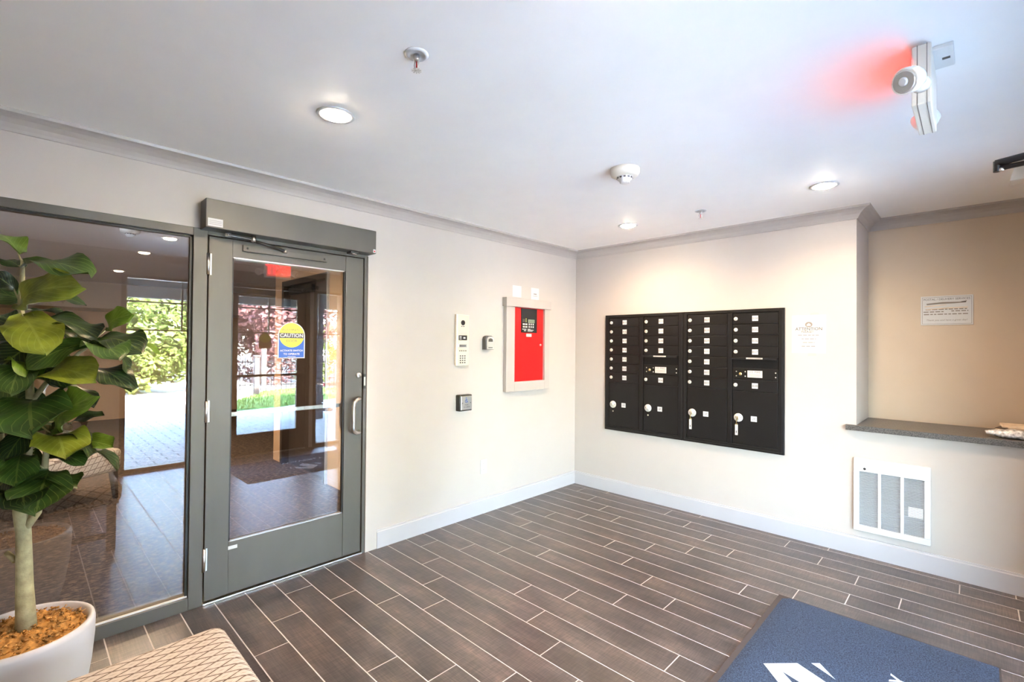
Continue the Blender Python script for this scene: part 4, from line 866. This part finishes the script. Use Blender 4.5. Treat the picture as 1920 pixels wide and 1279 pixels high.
# ---------------------------------------------------------------- outside: porch, paving, planting, car, building
g = G(); g.box(XC+.14, XC+.34, -14, 14, 2.55, 6.4, 'siding'); g.box(XC+.14, XC+.34, -14, YD-.12, 0, 2.55, 'siding'); g.box(XC+.14, XC+.34, ND+.12, 14, 0, 2.55, 'siding'); g.box(-10, XC+.34, -14, 14, 6.4, 6.6, 'siding'); struct(g.build('wall_exterior'), 'unseen upper wall and roof above the vestibule, put in to shade the paving')  # unseen building mass: wall casts the paving shade, roof blocks sky light
pr = sgroup('porch_ceiling', (5.1, 0, 2.5), 'white board ceiling of the entrance porch')
g = G(); g.box(XC+.34, 6.62, -7, 5, 2.53, 2.75, 'beam'); g.build('deck', pr)
bd = G(); bd.box(0, 3.0, 0, .205, 2.50, 2.53, 'porch_white', .0); bdo = bd.build('board'); bdm = bdo.data; bpy.data.objects.remove(bdo)
for j in range(56):
    o = bpy.data.objects.new('board', bdm); COL.objects.link(o); o.location = (XC+.15, -7+j*.213, 0); attach(o, pr)
g = G(); g.box(6.40, 6.62, -7, 5, 2.14, 2.44, 'beam'); g.box(6.36, 6.66, -7, 5, 2.44, 2.53, 'beam'); struct(g.build('porch_beam'), 'tan porch beam above the paving')
pv = sgroup('pavement', (6, 0, -.08), 'grey brick paving outside the storefront')
g = G(); g.box(XC+.14, 9.75, -8, 5, -.12, -.030, 'ink'); g.build('paver_bed', pv)
pm = G(); pm.box(0, .138, 0, .286, -.045, -.02, 'paver'); pmo = pm.build('paver'); pme = pmo.data; bpy.data.objects.remove(pmo)
spots = []
for i in range(40):
    for j in range(44): spots.append((XC+.145+i*.15, -8+j*.30+(.15 if i % 2 else 0)))
near = sorted(spots, key=lambda p: math.hypot(p[0]-XC, p[1]+2.0))
for x_, y_ in near[:290]:
    o = bpy.data.objects.new('paver', pme); COL.objects.link(o); o.location = (x_, y_, 0); attach(o, pv)
g = G()
for x_, y_ in near[290:]: g.box(x_, x_+.138, y_, y_+.286, -.045, -.02, 'paver')
po = g.build('far_pavers', pv); po['kind'] = 'stuff'
g = G(); g.box(9.75, 18.5, -14, 1.9, -.30, -.03, 'concrete'); struct(g.build('driveway'), 'bright concrete driveway beyond the paving')
g = G(); g.box(XC+.14, 120, -90, 90, -2.2, -1.78, 'asphalt'); struct(g.build('parking_lot'), 'lower parking lot beyond the lawn')
def mound(name, pts, h_, label):
    q = G(); c_ = sum((Vector((p[0], p[1], 0)) for p in pts), Vector())/len(pts); vs = []; K = len(pts); R2 = 8
    for i in range(R2+1):
        u = i/R2
        for p in pts: vs.append((c_.x+(p[0]-c_.x)*u, c_.y+(p[1]-c_.y)*u, -.02+h_*(1-u*u)+random.uniform(0, .015)*(i < R2)))
    q.faces(vs, [[i*K+j, i*K+(j+1) % K, (i+1)*K+(j+1) % K, (i+1)*K+j] for i in range(R2) for j in range(K)], 'grass', True)
    rg = random.Random(3)
    for _ in range(2600):
        a = rg.uniform(0, 2*PI); j = rg.randrange(K); u = math.sqrt(rg.random()); v = rg.random(); p = Vector(pts[j]).lerp(Vector(pts[(j+1) % K]), v)
        b_ = Vector((c_.x+(p.x-c_.x)*u, c_.y+(p.y-c_.y)*u, -.02+h_*(1-u*u))); e_ = Vector((math.cos(a), math.sin(a), 0))*.012
        q.faces([b_-e_, b_+e_, b_+Vector((rg.uniform(-.02, .02), rg.uniform(-.02, .02), rg.uniform(.04, .08)))], [(0, 1, 2)], 'grass')
    o_ = q.build(name); o_['kind'] = 'stuff'; tag(o_, label, 'grass'); return o_
mound('lawn', [(8.2, -.9), (8.35, .2), (8.8, 1.0), (9.4, 2.4), (10.2, 3.2), (11.6, 3.0), (12.2, 2.0), (12.0, .8), (10.6, .0), (9.2, -.9)], .16, 'green lawn mound beside the driveway')
# porch column of stones
pcx, pcy, ph_ = 6.19, -.13, .19
colu = thing('stone_column', (pcx, pcy, -.02), 'grey stacked stone porch column outside the storefront', 'column')
g = G(); g.box(pcx-ph_+.02, pcx+ph_-.02, pcy-ph_+.02, pcy+ph_-.02, -.02, 2.14, 'gap'); g.build('core', colu)
rs = random.Random(5)
for r_ in range(14):
    z_ = -.02+r_*.154; sp_ = rs.uniform(-.07, .07); ja = rs.uniform(-.012, .012)
    for (a, b) in ((-ph_, sp_-.004), (sp_+.004, ph_)):
        q = G()
        if r_ % 2: q.box(pcx-ph_-ja, pcx+ph_+ja, pcy+a, pcy+b, z_+.004, z_+.15, 'stone', .008, 1)
        else: q.box(pcx+a, pcx+b, pcy-ph_-ja, pcy+ph_+ja, z_+.004, z_+.15, 'stone', .008, 1)
        q.build('stone', colu)
dsp = thing('downspout', (6.5, .15, -.02), 'dark grey downspout with an angled foot beside the stone column', 'downspout')
g = G(); g.tube([(6.48, .16, 2.2), (6.48, .16, .16), (6.50, .22, .10), (6.60, .52, .06)], .04, 'ink', 8); g.build('pipe', dsp)
g = G(); g.box(6.42, 6.54, .10, .22, 1.4, 1.44, 'ink'); g.box(6.42, 6.54, .10, .22, .5, .54, 'ink'); g.build('strap', dsp)
# fence and posts
def fence_post(x_, y_, h_, label):
    t_ = thing('fence_post', (x_, y_, .20), label, 'post', 'square brown posts on the lawn')
    q = G(); q.box(x_-.055, x_+.055, y_-.055, y_+.055, .20, h_, 'post', .004); q.build('shaft', t_); q = G(); q.box(x_-.07, x_+.07, y_-.07, y_+.07, h_, h_+.04, 'post', .01); q.build('cap', t_)
fence_post(9.38, -.06, 1.10, 'square brown post on the lawn edge'); fence_post(11.83, .92, 1.35, 'square brown post standing at the iron fence')
ff = thing('iron_fence', (12.5, 2.0, -.03), 'black iron picket fence behind the lawn', 'fence')
fa, fb = Vector((12.9, .6, 0)), Vector((11.9, 3.4, 0))
for z_ in (.16, .86):
    g = G(); g.tube([fa+ZP*z_, fb+ZP*z_], .018, 'dark', 6); g.build('rail', ff)
for j in range(22):
    p = fa.lerp(fb, j/21); g = G(); g.tube([p+ZP*-.03, p+ZP*1.0, p+ZP*1.06], [.012, .012, .002], 'dark', 6); g.build('picket', ff)
def tree(name, c, r, n, m, label, group, seed, leaf=.10, trunk=True, fl_=1.0):
    t_ = thing(name, (c[0], c[1], c[3]), label, 'tree' if trunk else 'hedge', group); rg = random.Random(seed); vs = []; fs = []; q = G()
    if trunk:
        k_ = G(); zc_ = c[2]; k_.tube([(c[0], c[1], c[3]), (c[0]+.05, c[1]-.04, zc_-r*.5), (c[0], c[1], zc_)], [.14, .11, .06], 'trunk', 10)
        for b_ in range(9):
            a = 2*PI*b_/9+rg.uniform(-.3, .3); k_.tube([(c[0], c[1], zc_-r*.55+.1*b_), (c[0]+r*.4*math.cos(a), c[1]+r*.4*math.sin(a), zc_-r*.1+.1*b_), (c[0]+r*.8*math.cos(a), c[1]+r*.8*math.sin(a), zc_+r*.2*rg.random())], [.05, .035, .012], 'trunk', 6)
        k_.build('trunk', t_)
    cl = [(Vector((rg.gauss(0, .45), rg.gauss(0, .45), rg.gauss(0, .42)))*r, rg.uniform(.22, .42)*r) for _ in range(38)]
    for _ in range(n):
        cc, cr_ = rg.choice(cl); d = Vector((rg.gauss(0, 1), rg.gauss(0, 1), rg.gauss(0, 1))).normalized()
        p = Vector(c[:3]) + Vector((cc.x, cc.y, cc.z*fl_)) + d*cr_*rg.uniform(.6, 1)
        if p.z < c[3]+.05: continue
        a = Vector((rg.gauss(0, 1), rg.gauss(0, 1), rg.gauss(0, .6))).normalized(); b = a.cross(d)
        if b.length < .05: continue
        b.normalize(); s_ = leaf*rg.uniform(.6, 1.3); k0 = len(vs); vs += [p-a*s_, p+b*s_*.5, p+a*s_, p-b*s_*.5]; fs.append((k0, k0+1, k0+2, k0+3))
    q.faces(vs, fs, m, True); f_ = q.build('foliage', t_, False); f_['kind'] = 'stuff'
tree('plum_tree', (19.6, 3.4, 2.6, -1.78), 2.7, 15000, 'leaf_plum', 'purple-leaved plum tree behind the iron fence', None, 1, .11)
GT = 'green trees across the driveway'
tree('maple_tree', (27.6, .9, 3.6, -1.78), 3.2, 10000, 'leaf_lime', 'lime green leafy tree across the driveway', GT, 2, .15)
tree('maple_tree', (34.0, 5.2, 3.8, -1.78), 2.4, 9000, 'leaf_green', 'mid green leafy tree beyond the lime tree near the white building', GT, 3, .15)
tree('maple_tree', (25.0, -9.0, 3.4, -1.78), 3.4, 7000, 'leaf_green', 'broad green tree at the far bend of the driveway', GT, 4, .16)
tree('hedge', (14.2, -1.3, 1.10, -.05), 1.4, 8000, 'leaf_lime', 'tall rounded lime hedge at the driveway edge', 'driveway hedges', 6, .10, False, .75)
tree('hedge', (14.8, -6.0, 1.2, -.05), 1.5, 7000, 'leaf_green', 'tall dark green hedge farther along the driveway edge', 'driveway hedges', 7, .10, False, .75)
tree('cypress_tree', (25.6, 8.6, 1.3, -1.78), 1.3, 3500, 'leaf_lime', 'slim pale green tree beside the red car', None, 8, .12, True, 1.9)
# red car seen from behind
car = thing('red_car', (27.9, 10.1, -1.78), 'red hatchback car parked in the lower lot', 'car')
cd = Vector((.905, .425, 0)); cs = Vector((-cd.y, cd.x, 0)); co = Vector((27.0, 9.75, -1.78))
def cpt(l, s, z): return co+cd*l+cs*s+ZP*z
secs = [(0.0, .82, .42, .98, .72), (.06, .88, .32, 1.02, .74), (.9, .91, .30, 1.05, .78), (1.6, .91, .30, 1.05, .78), (3.0, .91, .30, 1.02, .76), (3.9, .88, .32, .92, .72), (4.35, .78, .42, .78, .60)]
g = G(); vs = []; K = 8
for l, hw, zb_, zt_, tw in secs:
    for s_, z_ in ((-hw*.92, zb_), (-hw, (zb_+zt_)/2), (-hw*.97, zt_-.08), (-tw, zt_), (tw, zt_), (hw*.97, zt_-.08), (hw, (zb_+zt_)/2), (hw*.92, zb_)): vs.append(cpt(l, s_, z_))
g.faces(vs, [[i*K+j, i*K+(j+1) % K, (i+1)*K+(j+1) % K, (i+1)*K+j] for i in range(len(secs)-1) for j in range(K)] + [list(range(K)), [K*(len(secs)-1)+j for j in range(K)][::-1]], 'car_red', True); g.build('body', car)
g = G(); cab = [(.10, .72, 1.0, .60, 1.02), (.42, .74, 1.0, .58, 1.58), (1.7, .75, 1.0, .60, 1.66), (2.5, .75, 1.0, .58, 1.56), (3.15, .72, .98, .6, 1.0)]; vs = []
for l, hw, zb_, tw, zt_ in cab:
    for s_, z_ in ((-hw, zb_), (-tw, zt_), (tw, zt_), (hw, zb_)): vs.append(cpt(l, s_, z_))
g.faces(vs, [[i*4+j, i*4+(j+1) % 4, (i+1)*4+(j+1) % 4, (i+1)*4+j] for i in range(4) for j in range(4)] + [[0, 1, 2, 3], [19, 18, 17, 16]], 'car_red'); g.build('cabin', car)
g = G(); g.faces([cpt(.10, -.60, 1.06), cpt(.10, .60, 1.06), cpt(.36, .52, 1.50), cpt(.36, -.52, 1.50), cpt(.05, -.60, 1.07), cpt(.05, .60, 1.07), cpt(.33, .52, 1.51), cpt(.33, -.52, 1.51)], [(4, 5, 6, 7), (0, 1, 5, 4), (1, 2, 6, 5), (2, 3, 7, 6), (3, 0, 4, 7)], 'pane_far'); g.build('rear_window', car)
for s_ in (-1, 1):
    g = G(); g.prism([(0, 0), (.16, 0), (.16, .24), (.05, .24)], cpt(-.03, s_*.84-(.16 if s_ > 0 else 0), .74), cs, ZP, .05, 'tail'); g.build('tail_lamp', car)
    for l in (.85, 3.5):
        g = G(); g.tube([cpt(l, s_*.70, .33), cpt(l, s_*.90, .33)], .33, 'tyre', 20); wh = g.build('wheel', car)
        g = G(); g.tube([cpt(l, s_*.895, .33), cpt(l, s_*.915, .33)], .20, 'silver', 16); g.build('wheel_rim', wh)
g = G(); g.prism([(-.26, 0), (.26, 0), (.26, .13), (-.26, .13)], cpt(-.012, 0, .70), cs, ZP, .02, 'card'); g.build('number_plate', car)
g = G(); g.prism([(-.85, 0), (.85, 0), (.82, .16), (-.82, .16)], cpt(-.02, 0, .36), cs, ZP, .10, 'ink'); g.build('bumper', car)
# white building across the lot
wb = thing('apartment_building', (36.5, 15.5, -1.78), 'white sided apartment building beyond the parking lot', 'building')
g = G(); ba, bb_ = 12.6, 30.0; bx = 35.6
for j in range(42): 
    z_ = -1.78+j*.17; g.faces([(bx, ba, z_), (bx, bb_, z_), (bx-.03, bb_, z_), (bx-.03, ba, z_), (bx, bb_, z_+.17), (bx, ba, z_+.17)], [(0, 1, 2, 3), (3, 2, 4, 5)], 'siding')
g.box(bx, bx+9, ba, bb_, -1.78, 5.36, 'siding'); g.build('wall', wb)
g = G(); g.box(bx-.5, bx+9.5, ba-.5, bb_+.5, 5.36, 5.6, 'beam'); g.build('roof', wb)
g = G(); g.box(bx-.08, bx, ba, bb_, 1.98, 2.22, 'beam'); g.build('band_course', wb)
for y_ in (14.25, 17.2, 20.2, 23.2, 26.2):
    for z0, z1 in ((.45, 1.72), (2.72, 3.62)):
        g = G(); g.box(bx-.09, bx-.02, y_-.06, y_+1.06, z0-.06, z1+.06, 'card'); wn = g.build('window', wb)
        for k_ in range(2):
            for l_ in range(2):
                g = G(); g.box(bx-.10, bx-.088, y_+.03+k_*.50, y_+.47+k_*.50, z0+.03+l_*(z1-z0)/2, z0+(l_+1)*(z1-z0)/2-.02, 'pane_far'); g.build('pane', wn)
lp = thing('lamp_post', (21.3, 7.1, -1.78), 'slim dark lamp post in the parking lot', 'lamp post')
g = G(); g.tube([(21.3, 7.1, -1.78), (21.3, 7.1, -1.4), (21.3, 7.1, 2.7)], [.09, .05, .04], 'dark', 10); g.build('pole', lp)
g = G(); g.lathe((21.3, 7.1, 2.7), [(.05, 0), (.16, .05), (.18, .30), (.24, .32), (.05, .44), (0, .46)], 'dark', 12); g.build('lantern', lp)
